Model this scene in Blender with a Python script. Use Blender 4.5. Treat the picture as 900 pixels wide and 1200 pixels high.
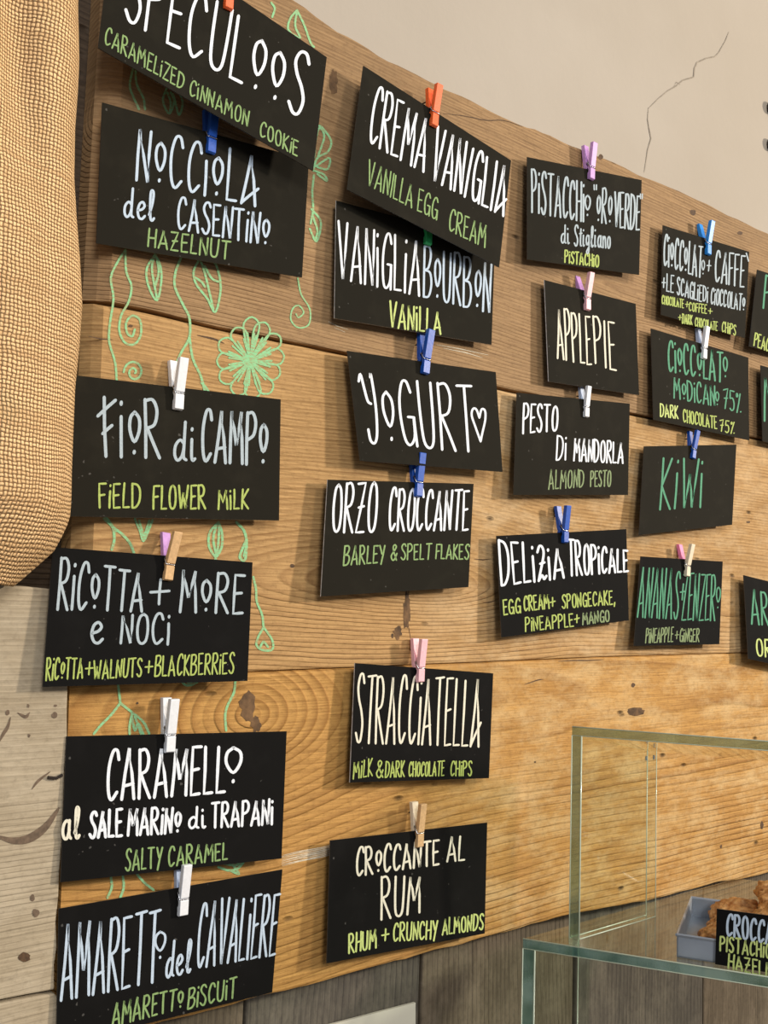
import bpy, bmesh, math, random
from mathutils import Vector, Matrix, noise as mn
random.seed(7)
for o in list(bpy.data.objects): bpy.data.objects.remove(o)
SC = bpy.context.scene
COL = SC.collection

# ------------------------------------------------------------------ camera
# world axes: X runs along the wooden sign board, Z is up, Y goes into the wall; board face is Y = 0
A = Vector((1417, -145, -1200)).normalized()
_bz = -(1417/1200*.03 - 145/1200)
B = Vector((.03, 1, -_bz)).normalized()
N = B.cross(A).normalized()
R = Matrix((A, N, B))
def ray(x, y): return R @ Vector(((x-450)/1200, -(y-600)/1200, -1))
CAM = -ray(450, 600)*.88
cd = bpy.data.cameras.new('camera'); cam = bpy.data.objects.new('camera', cd); COL.objects.link(cam)
cam.matrix_world = Matrix.Translation(CAM) @ R.to_4x4()
cd.sensor_fit = 'VERTICAL'; cd.sensor_height = 36; cd.lens = 36; cd.clip_start = .02
SC.camera = cam

# ------------------------------------------------------------------ light
W = bpy.data.worlds.new('world'); SC.world = W; W.use_nodes = True
W.node_tree.nodes['Background'].inputs[0].default_value = (.92, .95, 1, 1)
W.node_tree.nodes['Background'].inputs[1].default_value = .36
def area(name, loc, target, size, power, color):
    l = bpy.data.lights.new(name, 'AREA'); l.shape = 'DISK'; l.size = size; l.energy = power; l.color = color
    o = bpy.data.objects.new(name, l); COL.objects.link(o); o.location = loc
    o.rotation_euler = (Vector(target)-Vector(loc)).to_track_quat('-Z', 'Y').to_euler(); return o
area('ceiling_spot', (3.0, -2.5, .9), (.15, 0, -.1), .30, 150, (1, .88, .72))
area('front_spot', (.7, -2.3, 1.7), (.1, 0, -.05), .5, 24, (1, .88, .72))
area('window_light', (-1.15, -2.5, 1.0), (-.25, 0, .1), .8, 40, (1, .98, .95))
SC.view_settings.view_transform = 'Standard'; SC.view_settings.look = 'None'
SC.view_settings.exposure = -0.06; SC.view_settings.gamma = 1; SC.view_settings.use_curve_mapping = False

# ------------------------------------------------------------------ helpers
def on(x, y, Y=0.0):
    r = ray(x, y); return CAM + r*((Y-CAM.y)/r.y)
def onz(x, y, Z):
    r = ray(x, y); return CAM + r*((Z-CAM.z)/r.z)
def hit(x, y, p, n):
    r = ray(x, y); return CAM + r*((p-CAM).dot(n)/r.dot(n))
def mesh(name, verts, faces, mats, parent=None, origin=None, mi=None, smooth=False, uv=None):
    """verts in world coordinates; origin = where the object's own origin is put"""
    if origin is None: origin = (parent['_o'] if parent is not None else (0, 0, 0))
    org = Vector(origin)
    me = bpy.data.meshes.new(name)
    me.from_pydata([tuple(Vector(v)-org) for v in verts], [], faces)
    if not isinstance(mats, (list, tuple)): mats = [mats]
    for m in mats: me.materials.append(m)
    if mi:
        for p, i in zip(me.polygons, mi): p.material_index = i
    if smooth:
        for p in me.polygons: p.use_smooth = True
    if uv:
        l = me.uv_layers.new(name='UVMap')
        for lp in me.loops: l.data[lp.index].uv = uv[lp.vertex_index]
    o = bpy.data.objects.new(name, me); COL.objects.link(o)
    if parent is not None:
        o.parent = parent; d = org-Vector(parent['_o']); o.location = d
    else: o.location = org
    o['_o'] = tuple(org)
    return o
def empty(name, loc):
    o = bpy.data.objects.new(name, None); COL.objects.link(o); o.location = loc; o['_o'] = tuple(loc)
    o.empty_display_size = .01; return o
def tag(o, label=None, cat=None, group=None, kind=None):
    if label: o['label'] = label
    if cat: o['category'] = cat
    if group: o['group'] = group
    if kind: o['kind'] = kind
    return o
def catmull(pts, n=5, closed=False):
    P = [Vector(p) for p in pts]
    if len(P) < 3: return P
    out = []; L = len(P)
    for i in range(L-1):
        p0 = P[i-1] if i else P[i]*2-P[i+1]; p1, p2 = P[i], P[i+1]
        p3 = P[i+2] if i+2 < L else P[i+1]*2-P[i]
        for k in range(n):
            t = k/n
            out.append(.5*((2*p1)+(p2-p0)*t+(2*p0-5*p1+4*p2-p3)*t*t+(3*p1-p0-3*p2+p3)*t**3))
    out.append(P[-1]); return out
def extrude_poly(pts_front, thick, Yback=None):
    """front outline (world points, counter clockwise) pushed into +Y"""
    n = len(pts_front)
    v = list(pts_front)+[Vector((p.x, p.y+thick, p.z)) for p in pts_front]
    f = [list(range(n)), list(range(2*n-1, n-1, -1))]+[[i, i+n, (i+1) % n+n, (i+1) % n] for i in range(n)]
    return v, f
def box(a, b):
    x0, y0, z0 = a; x1, y1, z1 = b
    v = [Vector(c) for c in ((x0,y0,z0),(x1,y0,z0),(x1,y1,z0),(x0,y1,z0),(x0,y0,z1),(x1,y0,z1),(x1,y1,z1),(x0,y1,z1))]
    return v, [[0,3,2,1],[4,5,6,7],[0,1,5,4],[1,2,6,5],[2,3,7,6],[3,0,4,7]]
def slab(o, e1, e2, e3):
    o, e1, e2, e3 = map(Vector, (o, e1, e2, e3))
    v = [o, o+e1, o+e1+e2, o+e2, o+e3, o+e1+e3, o+e1+e2+e3, o+e2+e3]
    return v, [[0,3,2,1],[4,5,6,7],[0,1,5,4],[1,2,6,5],[2,3,7,6],[3,0,4,7]]
def tube(path, r, seg=6):
    P = [Vector(p) for p in path]; V = []; F = []
    for i, p in enumerate(P):
        d = (P[min(i+1, len(P)-1)]-P[max(i-1, 0)]).normalized()
        u = d.orthogonal().normalized() if i == 0 else (u-d*u.dot(d)).normalized()
        w = d.cross(u)
        V += [p+(u*math.cos(2*math.pi*k/seg)+w*math.sin(2*math.pi*k/seg))*r for k in range(seg)]
    for i in range(len(P)-1):
        for k in range(seg):
            a = i*seg+k; b = i*seg+(k+1) % seg; F.append([a, b, b+seg, a+seg])
    F.append(list(range(seg))[::-1]); F.append([len(V)-seg+k for k in range(seg)])
    return V, F
def bevel(o, w, seg=2):
    m = o.modifiers.new('bevel', 'BEVEL'); m.width = w; m.segments = seg; m.limit_method = 'ANGLE'; m.angle_limit = .6
    return o

# ------------------------------------------------------------------ materials
def newmat(name):
    m = bpy.data.materials.new(name); m.use_nodes = True
    return m, m.node_tree, m.node_tree.nodes, m.node_tree.nodes['Principled BSDF']
class G:
    def __init__(s, nt): s.nt = nt
    def n(s, t, **k):
        d = s.nt.nodes.new(t)
        for a, v in k.items(): setattr(d, a, v)
        return d
    def l(s, a, b): s.nt.links.new(a, b)
    def val(s, sock, v):
        if isinstance(v, bpy.types.NodeSocket): s.l(v, sock)
        else: sock.default_value = v
    def m(s, op, a, b=0.0, c=0.0):
        d = s.n('ShaderNodeMath', operation=op); s.val(d.inputs[0], a); s.val(d.inputs[1], b); s.val(d.inputs[2], c); return d.outputs[0]
    def mapr(s, v, a, b, c=0, d=1):
        k = s.n('ShaderNodeMapRange'); s.val(k.inputs[0], v)
        for i, q in enumerate((a, b, c, d)): k.inputs[i+1].default_value = q
        return k.outputs[0]
    def comb(s, x, y, z):
        d = s.n('ShaderNodeCombineXYZ'); s.val(d.inputs[0], x); s.val(d.inputs[1], y); s.val(d.inputs[2], z); return d.outputs[0]
    def noise(s, v, scale, det=3, rough=.55):
        d = s.n('ShaderNodeTexNoise'); s.val(d.inputs['Vector'], v); d.inputs['Scale'].default_value = scale
        d.inputs['Detail'].default_value = det; d.inputs['Roughness'].default_value = rough; return d.outputs['Fac']
    def mix(s, f, a, b, t='MIX'):
        d = s.n('ShaderNodeMix', data_type='RGBA', blend_type=t); s.val(d.inputs[0], f)
        for sock, v in ((d.inputs[6], a), (d.inputs[7], b)):
            if isinstance(v, tuple): v = (*v[:3], 1)
            s.val(sock, v)
        return d.outputs[2]
    def bump(s, h, strength, dist=.001):
        d = s.n('ShaderNodeBump'); s.val(d.inputs['Height'], h); d.inputs['Strength'].default_value = strength
        d.inputs['Distance'].default_value = dist; return d.outputs[0]

def wood(name, light, dark, stain, x0, z0, kA, kS, freq, warp=1.0, seed=0., streak=.5, pale=None, palex=None, vertical=False, rough=.72, relief=.8, contrast=.9):
    """ring grain: ellipses around (x0,z0) stretched along the plank by 1/k"""
    m, nt, nd, bs = newmat(name); g = G(nt)
    geo = g.n('ShaderNodeNewGeometry'); sp = g.n('ShaderNodeSeparateXYZ'); g.l(geo.outputs['Position'], sp.inputs[0])
    X, Y, Z = sp.outputs
    if vertical: X, Z = Z, X
    Xs = g.m('ADD', X, seed)
    low = g.noise(g.comb(g.m('MULTIPLY', Xs, 2.6), 0, g.m('MULTIPLY', Z, 6)), 1, 1)
    mid = g.noise(g.comb(g.m('MULTIPLY', Xs, 22), 0, g.m('MULTIPLY', Z, 45)), 1, 3)
    dx = g.m('MULTIPLY', g.m('TANH', g.m('DIVIDE', g.m('SUBTRACT', X, x0), kS)), kA); dz = g.m('SUBTRACT', Z, z0)
    r = g.m('SQRT', g.m('ADD', g.m('MULTIPLY', dx, dx), g.m('ADD', g.m('MULTIPLY', dz, dz), g.m('MULTIPLY', Y, Y))))
    r = g.m('ADD', r, g.m('MULTIPLY', g.m('SUBTRACT', low, .5), .06*warp))
    r = g.m('ADD', r, g.m('MULTIPLY', g.m('SUBTRACT', mid, .5), .0035*warp))
    ph = g.m('MULTIPLY', r, freq)
    fr = g.m('FRACT', ph)
    band = g.m('POWER', fr, 1.7)
    band = g.m('MULTIPLY', band, g.mapr(fr, .84, 1.0, 1, 0))
    idn = g.noise(g.comb(g.m('FLOOR', ph), seed, 0), .73, 0)          # each ring its own strength
    vis = g.mapr(g.noise(g.comb(g.m('MULTIPLY', Xs, 4), 3.3, g.m('MULTIPLY', Z, 12)), 1, 2), .35, .6, .55, 1.15)
    band = g.m('MULTIPLY', g.m('MULTIPLY', band, g.mapr(idn, .3, .7, .45, 1)), vis)
    fib = g.noise(g.comb(g.m('MULTIPLY', Xs, 20), Y, g.m('MULTIPLY', Z, 620)), 1, 3, .65)
    spot = g.noise(g.comb(g.m('MULTIPLY', Xs, 14), 5, g.m('MULTIPLY', Z, 30)), 1, 5, .7)
    big = g.noise(g.comb(g.m('MULTIPLY', Xs, 5), 9, g.m('MULTIPLY', Z, 11)), 1, 4, .6)
    col = g.mix(g.m('MULTIPLY', band, contrast), light, dark)
    col = g.mix(g.mapr(fib, .38, .66, 0, .5), col, tuple(c*.7 for c in dark))
    col = g.mix(g.mapr(big, .48, .72, 0, streak), col, stain)
    if pale:
        pf = g.mapr(spot, .44, .66, 0, .5)
        if palex:
            pf = g.m('MULTIPLY', pf, g.m('MULTIPLY', g.mapr(X, palex[0], palex[1]), g.mapr(X, palex[2], palex[3], 1, 0)))
        col = g.mix(pf, col, pale)
    # small dark pits and dashes lying along the grain
    vo = g.n('ShaderNodeTexVoronoi'); g.l(g.comb(g.m('MULTIPLY', Xs, 26), 0, g.m('MULTIPLY', Z, 62)), vo.inputs['Vector']); vo.inputs['Scale'].default_value = 1
    pk = g.n('ShaderNodeSeparateXYZ'); g.l(vo.outputs['Color'], pk.inputs[0])
    pit = g.m('MULTIPLY', g.mapr(vo.outputs['Distance'], .04, .17, 1, 0), g.mapr(pk.outputs[0], .84, .87))
    col = g.mix(g.m('MULTIPLY', pit, .8), col, (.035, .02, .01))
    # saw and handling grime, fine
    gr = g.noise(g.comb(g.m('MULTIPLY', Xs, 160), 2, g.m('MULTIPLY', Z, 220)), 1, 3, .7)
    col = g.mix(g.mapr(gr, .5, .75, 0, .35), col, tuple(c*.5 for c in dark))
    g.l(col, bs.inputs['Base Color'])
    h = g.m('ADD', g.m('MULTIPLY', band, .9), g.m('ADD', g.m('MULTIPLY', fib, -.5), g.m('ADD', g.m('MULTIPLY', pit, -2), g.m('MULTIPLY', gr, .35))))
    g.l(g.bump(h, relief, .0012), bs.inputs['Normal'])
    bs.inputs['Roughness'].default_value = rough; bs.inputs['Specular IOR Level'].default_value = .25
    return m

def plain(name, col, rough=.5, metal=0, spec=.5, var=.0, scale=200, bumps=0, trans=0):
    m, nt, nd, bs = newmat(name); g = G(nt)
    tc = g.n('ShaderNodeTexCoord')
    nz = g.noise(tc.outputs['Object'], scale, 3)
    g.l(g.mix(g.mapr(nz, .3, .7), tuple(c*(1-var) for c in col), tuple(min(1, c*(1+var)) for c in col)), bs.inputs['Base Color'])
    if bumps: g.l(g.bump(nz, bumps, .0005), bs.inputs['Normal'])
    bs.inputs['Roughness'].default_value = rough; bs.inputs['Metallic'].default_value = metal
    bs.inputs['Specular IOR Level'].default_value = spec
    return m

WOOD_UP = wood('wood_upper', (.40, .248, .120), (.175, .092, .038), (.22, .138, .070), .5, .27, .02, .5, 300, .55, 1.3, .5, None, None)
WOOD_MID = wood('wood_middle', (.55, .335, .138), (.25, .122, .040), (.31, .178, .068), .05, -.06, .045, .22, 300, .6, 4.1, .4, (.72, .54, .32), (.0, .14, .5, .9))
WOOD_LOW = wood('wood_lower', (.58, .320, .095), (.22, .088, .016), (.38, .185, .048), -.125, -.165, .085, .12, 165, .45, 7.7, .4, (.74, .56, .30), (.0, .18, .75, .95), relief=1.0)
WOOD_GREY = wood('wood_grey', (.45, .37, .255), (.27, .21, .14), (.30, .235, .155), -.5, -.2, .02, .5, 260, .5, 2.2, .4, (.54, .46, .34), None, relief=.45, contrast=.55)
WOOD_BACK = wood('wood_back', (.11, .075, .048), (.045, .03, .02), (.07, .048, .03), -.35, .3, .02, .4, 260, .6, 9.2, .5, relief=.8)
WOOD_CLAD = wood('wood_cladding', (.125, .110, .088), (.045, .040, .035), (.08, .072, .06), -.9, .3, .03, .4, 170, .8, 5.5, .7, (.22, .195, .15), None, vertical=True)
WOOD_CLAD2 = wood('wood_cladding_brown', (.155, .122, .084), (.055, .042, .028), (.09, .072, .05), -.9, .36, .03, .4, 170, .8, 8.5, .7, (.26, .21, .15), None, vertical=True)

def card_mat(name, c):
    m, nt, nd, bs = newmat(name); g = G(nt); tc = g.n('ShaderNodeTexCoord')
    a = g.noise(tc.outputs['Object'], 30, 4, .6); b = g.noise(tc.outputs['Object'], 900, 2)
    col = g.mix(g.mapr(a, .5, .75, 0, .5), tuple(c), tuple(x*1.9 for x in c))
    vo = g.noise(tc.outputs['Object'], 240, 1)
    col = g.mix(g.mapr(vo, .76, .8, 0, .25), col, (.25, .24, .22))
    g.l(col, bs.inputs['Base Color']); g.l(g.bump(b, .25, .0002), bs.inputs['Normal'])
    bs.inputs['Roughness'].default_value = .8; bs.inputs['Specular IOR Level'].default_value = .09
    return m
CARD = card_mat('black_card_hazed', (.0135, .0118, .0080))  # upper cards: soft glare put into the colour as a lighter olive black
CARD2 = card_mat('black_card_lower', (.0055, .0052, .005))  # lower cards: darker copy without the painted glare
EDGE_W = plain('card_edge_pale', (.55, .56, .58), .6, var=.3, scale=300)
EDGE_D = plain('card_edge_dark', (.05, .045, .04), .6, var=.3, scale=300)

def marker(name, c, var=.22):
    m, nt, nd, bs = newmat(name); g = G(nt); tc = g.n('ShaderNodeTexCoord')
    a = g.noise(tc.outputs['Object'], 520, 3, .7)
    g.l(g.mix(g.mapr(a, .35, .62, var, 0), tuple(c), tuple(x*.35 for x in c)), bs.inputs['Base Color'])
    bs.inputs['Roughness'].default_value = .7; bs.inputs['Specular IOR Level'].default_value = .3
    return m
INK = dict(w=marker('marker_white', (.82, .86, .92)), b=marker('marker_bluish', (.52, .63, .76)), g=marker('marker_grey', (.42, .50, .55)),
           c=marker('marker_cream', (.80, .76, .62)), y=marker('marker_lime', (.42, .52, .13), .4), l=marker('marker_pale_lime', (.56, .66, .22), .3),
           m=marker('marker_green', (.26, .40, .15), .4), t=marker('marker_teal', (.08, .31, .18), .35), d=marker('marker_dull_green', (.24, .32, .15), .5))
INKNAME = dict(w='white', b='pale blue', g='grey white', c='cream', y='lime green', l='pale lime', m='soft green', t='teal green', d='dull green')
def chalk_mat():
    m, nt, nd, bs = newmat('green_chalk'); g = G(nt); geo = g.n('ShaderNodeNewGeometry')
    sp = g.n('ShaderNodeSeparateXYZ'); g.l(geo.outputs['Position'], sp.inputs[0])
    a = g.noise(g.comb(g.m('MULTIPLY', sp.outputs[0], 260), 0, g.m('MULTIPLY', sp.outputs[2], 700)), 1, 3, .7)
    g.l(g.mix(g.mapr(a, .36, .56), (.34, .34, .17), (.27, .60, .31)), bs.inputs['Base Color'])
    bs.inputs['Roughness'].default_value = .85; bs.inputs['Specular IOR Level'].default_value = .1; return m
CHALK = chalk_mat()
CHALK_W = plain('white_chalk', (.62, .55, .42), .9, var=.2)

def burlap_mat():
    m, nt, nd, bs = newmat('burlap'); g = G(nt)
    uv = g.n('ShaderNodeUVMap'); uv.uv_map = 'UVMap'
    sp = g.n('ShaderNodeSeparateXYZ'); g.l(uv.outputs[0], sp.inputs[0])
    wob = g.noise(uv.outputs[0], .12, 2); wob2 = g.noise(uv.outputs[0], .9, 2)
    U = g.m('ADD', sp.outputs[0], g.m('ADD', g.m('MULTIPLY', wob, 1.8), g.m('MULTIPLY', wob2, .2)))
    V = g.m('ADD', sp.outputs[1], g.m('ADD', g.m('MULTIPLY', g.noise(g.comb(sp.outputs[1], sp.outputs[0], 4), .12, 2), 1.8), g.m('MULTIPLY', g.noise(g.comb(sp.outputs[1], sp.outputs[0], 7), .9, 2), .2)))
    su = g.m('ABSOLUTE', g.m('SINE', g.m('MULTIPLY', U, math.pi)))      # warp thread profile
    sv = g.m('ABSOLUTE', g.m('SINE', g.m('MULTIPLY', V, math.pi)))
    par = g.m('MODULO', g.m('ADD', g.m('FLOOR', U), g.m('FLOOR', V)), 2)
    par = g.m('ABSOLUTE', par)
    over = g.m('ADD', g.m('MULTIPLY', par, g.m('MULTIPLY', su, g.m('ADD', .45, g.m('MULTIPLY', sv, .55)))),
               g.m('MULTIPLY', g.m('SUBTRACT', 1, par), g.m('MULTIPLY', sv, g.m('ADD', .45, g.m('MULTIPLY', su, .55)))))
    fib = g.noise(uv.outputs[0], 3.2, 4, .7); tv = g.noise(g.comb(g.m('FLOOR', U), 0, 0), 1.7, 0); tw = g.noise(g.comb(0, g.m('FLOOR', V), 0), 1.7, 0)
    col = g.mix(g.mapr(over, .30, .66), (.15, .065, .022), (.92, .62, .32))
    col = g.mix(g.mapr(fib, .4, .75, 0, .28), col, (.95, .70, .42))
    col = g.mix(g.mapr(g.m('ADD', tv, tw), .85, 1.2, 0, .4), col, (.40, .23, .10))
    stain = g.noise(uv.outputs[0], .045, 3)
    col = g.mix(g.mapr(stain, .6, .75, 0, .25), col, (.26, .24, .12))
    g.l(col, bs.inputs['Base Color']); bs.inputs['Roughness'].default_value = .9; bs.inputs['Specular IOR Level'].default_value = .1
    g.l(g.bump(g.m('ADD', over, g.m('MULTIPLY', fib, .25)), .9, .0011), bs.inputs['Normal'])
    return m
BURLAP = burlap_mat()

def plaster_mat():
    m, nt, nd, bs = newmat('plaster'); g = G(nt); geo = g.n('ShaderNodeNewGeometry')
    a = g.noise(geo.outputs['Position'], 2.4, 4, .55); b = g.noise(geo.outputs['Position'], 70, 4, .6); c = g.noise(geo.outputs['Position'], 9, 4, .6)
    col = g.mix(g.mapr(a, .35, .65), (.39, .345, .29), (.43, .385, .33))
    col = g.mix(g.mapr(c, .5, .75, 0, .25), col, (.365, .325, .275))
    g.l(col, bs.inputs['Base Color']); bs.inputs['Roughness'].default_value = .9; bs.inputs['Specular IOR Level'].default_value = .15
    g.l(g.bump(g.m('ADD', b, g.m('MULTIPLY', c, 2)), .25, .0015), bs.inputs['Normal'])
    return m
PLASTER = plaster_mat()
CRACK = plain('crack_shadow', (.27, .23, .185), .95, var=.3, scale=90)

def glass_mat(name, tint, refl=1.0):
    m = bpy.data.materials.new(name); m.use_nodes = True; nt = m.node_tree; nt.nodes.clear(); g = G(nt)
    out = g.n('ShaderNodeOutputMaterial'); tr = g.n('ShaderNodeBsdfTransparent'); tr.inputs[0].default_value = (*tint, 1)
    gl = g.n('ShaderNodeBsdfGlossy'); gl.inputs['Roughness'].default_value = .03; gl.inputs[0].default_value = (refl, refl, refl, 1)
    fr = g.n('ShaderNodeFresnel'); fr.inputs[0].default_value = 1.5
    mx = g.n('ShaderNodeMixShader'); bf = g.n('ShaderNodeNewGeometry'); g.l(g.m('MULTIPLY', fr.outputs[0], g.m('SUBTRACT', 1, bf.outputs['Backfacing'])), mx.inputs[0]); g.l(tr.outputs[0], mx.inputs[1]); g.l(gl.outputs[0], mx.inputs[2]); g.l(mx.outputs[0], out.inputs[0])
    return m
GLASS = glass_mat('clear_glass', (.93, .965, .935))
def glass_edge(name, c1, c2, clear=.3):
    m, nt, nd, bs = newmat(name); g = G(nt); geo = g.n('ShaderNodeNewGeometry')
    out = nd['Material Output']; tr = g.n('ShaderNodeBsdfTransparent'); tr.inputs[0].default_value = (.6, .78, .66, 1)
    mx = g.n('ShaderNodeMixShader'); mx.inputs[0].default_value = clear
    g.l(bs.outputs[0], mx.inputs[1]); g.l(tr.outputs[0], mx.inputs[2]); g.l(mx.outputs[0], out.inputs[0])
    n = g.noise(geo.outputs['Position'], 26, 2)
    g.l(g.mix(g.mapr(n, .4, .62), c1, c2), bs.inputs['Base Color'])
    bs.inputs['Roughness'].default_value = .12; bs.inputs['Transmission Weight'].default_value = .45; bs.inputs['IOR'].default_value = 1.5
    return m
GHILITE = plain('glass_arris_highlight', (.62, .70, .56), .15, spec=.8)  # pale colour standing in for highlights on the glass edges
GEDGE = glass_edge('glass_edge_green', (.13, .18, .10), (.20, .26, .17))
GEDGE2 = glass_edge('glass_edge_teal', (.05, .16, .13), (.32, .52, .48))  # paler cyan in the mix paints bright highlight streaks on the edge

PIN = {k: plain('pin_'+k, c, r, var=v, scale=400, spec=s, bumps=.15) for k, c, r, v, s in (
    ('white', (.80, .82, .86), .45, .05, .5), ('ice', (.50, .60, .80), .45, .08, .5), ('blue', (.010, .085, .46), .4, .12, .5),
    ('sky', (.02, .27, .80), .4, .1, .5), ('orange', (.85, .13, .025), .42, .1, .5), ('lilac', (.56, .30, .66), .45, .1, .5),
    ('pink', (.88, .50, .56), .45, .08, .5), ('rose', (.85, .24, .48), .45, .08, .5), ('wood', (.66, .42, .21), .6, .14, .3),
    ('cream', (.78, .68, .52), .55, .08, .3), ('green', (.04, .50, .16), .4, .1, .5))}
STEEL = plain('spring_steel', (.62, .63, .66), .25, 1)
IRON = plain('dark_iron', (.045, .035, .03), .6, .6, var=.3)
PAPER = plain('cream_paper', (.62, .60, .50), .8, var=.05, scale=20)
TIN = plain('tray_tin', (.36, .40, .46), .38, .55, var=.12, scale=25)

# ------------------------------------------------------------------ the setting
WALLY = .035
def struct(o): o['kind'] = 'structure'; return o
# plaster wall above (behind the board)
v, f = box((-1.6, WALLY, -.10), (4.2, WALLY+.12, 2.2))
wall = struct(mesh('wall_back', v, f, PLASTER, origin=(0, WALLY, -.1)))
def ribbon(path, w, unp, cap=True, taper=False):
    """2D pixel-space path -> flat strip; every corner is laid on the surface by unp(x, y)"""
    P = [Vector(p) for p in path]; V = []; F = []; n = len(P)
    for i, p in enumerate(P):
        if i == 0: d = P[1]-P[0]
        elif i == n-1: d = P[-1]-P[-2]
        else:
            d1 = (P[i]-P[i-1]); d2 = (P[i+1]-P[i])
            d1 = d1.normalized() if d1.length > 1e-6 else d2; d2 = d2.normalized() if d2.length > 1e-6 else d1
            d = d1+d2
            if d.length < .5: d = d1
        if d.length < 1e-9: d = Vector((1, 0))
        d = d.normalized(); nn = Vector((-d.y, d.x)); ww = w*.5
        if taper: ww *= .35+.65*math.sin(math.pi*min(1, max(0, i/(n-1))))
        if cap and i == 0:
            for s, q in ((-.5, .6), (-.25, .9)):
                V += [p+d*s*w*.9+nn*ww*q*.8, p+d*s*w*.9-nn*ww*q*.8]
        V += [p+nn*ww, p-nn*ww]
        if cap and i == n-1:
            for s, q in ((.25, .9), (.5, .6)):
                V += [p+d*s*w*.9+nn*ww*q*.8, p+d*s*w*.9-nn*ww*q*.8]
    m = len(V)//2
    for i in range(m-1): F.append([2*i, 2*i+1, 2*i+3, 2*i+2])
    return [unp(q.x, q.y) for q in V], F
def ribbons(name, paths, w, unp, mat, parent, origin=None, taper=False):
    V = []; F = []
    for k, p in enumerate(paths):
        a, b = ribbon(p, w if not isinstance(w, list) else w[k], unp, taper=taper)
        F += [[i+len(V) for i in q] for q in b]; V += a
    return mesh(name, V, F, mat, parent, origin)
ck = [[(854, 38), (850, 48), (842, 62), (838, 66), (828, 68), (817, 73), (814, 80), (813, 90), (800, 94), (792, 101), (783, 106), (772, 115), (760, 127)],
      [(760, 127), (759, 140), (761, 152), (763, 162), (759, 176), (757, 190), (755, 202)], [(790, 101), (793, 96), (797, 99)]]
ribbons('crack', ck, [1.5, 1.1, .8], lambda x, y: on(x, y, WALLY-.0006), CRACK, wall, taper=True)
# dark vertical cladding planks below the board
clad = struct(empty('wall_lower', on(450, 1180, .03)))
xs = [-1.0, -.62, -.42, -.27, -.105, .082, .297, .533, .76, .98, 1.2, 1.45]
for i in range(len(xs)-1):
    yj = random.choice([0, .0015, -.0015])
    v, f = box((xs[i]+.0016, .026+yj, -1.5), (xs[i+1]-.0016, .05, -.13))
    bevel(mesh('plank', v, f, WOOD_CLAD if i % 2 == 0 else WOOD_CLAD2, clad), .002)
v, f = box((-1.0, .05, -1.5), (1.45, .06, -.13)); mesh('backing', v, f, WOOD_BACK, clad)
# a cream sheet on the cladding
p = [on(376, 1204, .022), on(376, 1400, .022), on(487, 1400, .022), on(487, 1175, .022)]
v, f = extrude_poly(p, .0025)
tag(mesh('paper_sheet', v, f, PAPER, origin=p[1]), 'cream paper sheet on the dark planks below the sign board', 'paper')
# floor of the shop far below
v, f = box((-3, -4, -1.52), (4.2, .2, -1.5)); struct(mesh('floor', v, f, WOOD_BACK, origin=(0, -2, -1.5)))
# side wall beyond the board
v, f = box((4.2, -4, -1.5), (4.3, .2, 2.2)); struct(mesh('wall_right', v, f, PLASTER, origin=(4.25, -2, -1.5)))

# dark plank behind sack
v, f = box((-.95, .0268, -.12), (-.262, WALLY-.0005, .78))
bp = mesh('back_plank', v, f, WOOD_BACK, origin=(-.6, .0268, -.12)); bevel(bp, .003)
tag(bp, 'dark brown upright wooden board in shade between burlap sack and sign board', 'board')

# ------------------------------------------------------------------ the sign board: three planks
BO = on(300, 1165, .02)
board = tag(empty('sign_board', BO), 'large rustic plank board holding the black flavour cards, green chalk doodles on its left', 'sign board')
def jag(pts, amp, n=6, seed=0):
    out = []
    for i in range(len(pts)-1):
        a, b = Vector(pts[i]), Vector(pts[i+1])
        for k in range(n):
            t = k/n; p = a.lerp(b, t)
            out.append(p+Vector((0, 0, amp*(mn.noise(Vector((p.x*34+seed, seed, 0)))+.6*mn.noise(Vector((p.x*110, seed, 3)))))))
    out.append(Vector(pts[-1])); return out
def pl(*pp): return [on(x, y) for x, y in pp]
XR = 1.35
top = pl((133, -150), (350, 2), (400, 38), (440, 62), (480, 80), (520, 102), (560, 119), (600, 140), (640, 156), (680, 173), (705, 181), (760, 208), (830, 239), (898, 272))
top.append(Vector((XR, 0, top[-1].z+.003)))
s1 = pl((103, 350), (180, 366), (250, 383), (340, 401), (405, 414), (500, 436), (600, 458), (680, 473), (770, 491), (840, 505), (898, 516)); s1.append(Vector((XR, 0, s1[-1].z)))
s2 = pl((82, 801), (160, 795), (300, 787), (420, 782), (560, 776), (700, 770), (898, 764)); s2.append(Vector((XR, 0, s2[-1].z)))
bot = pl((64, 1232), (170, 1204), (250, 1184), (330, 1163), (430, 1136), (500, 1117), (580, 1096), (664, 1073), (757, 1056), (830, 1037), (898, 1024)); bot.append(Vector((XR, 0, bot[-1].z)))
def off(pts, dz): return [Vector((p.x, p.y, p.z+dz)) for p in pts]
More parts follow.
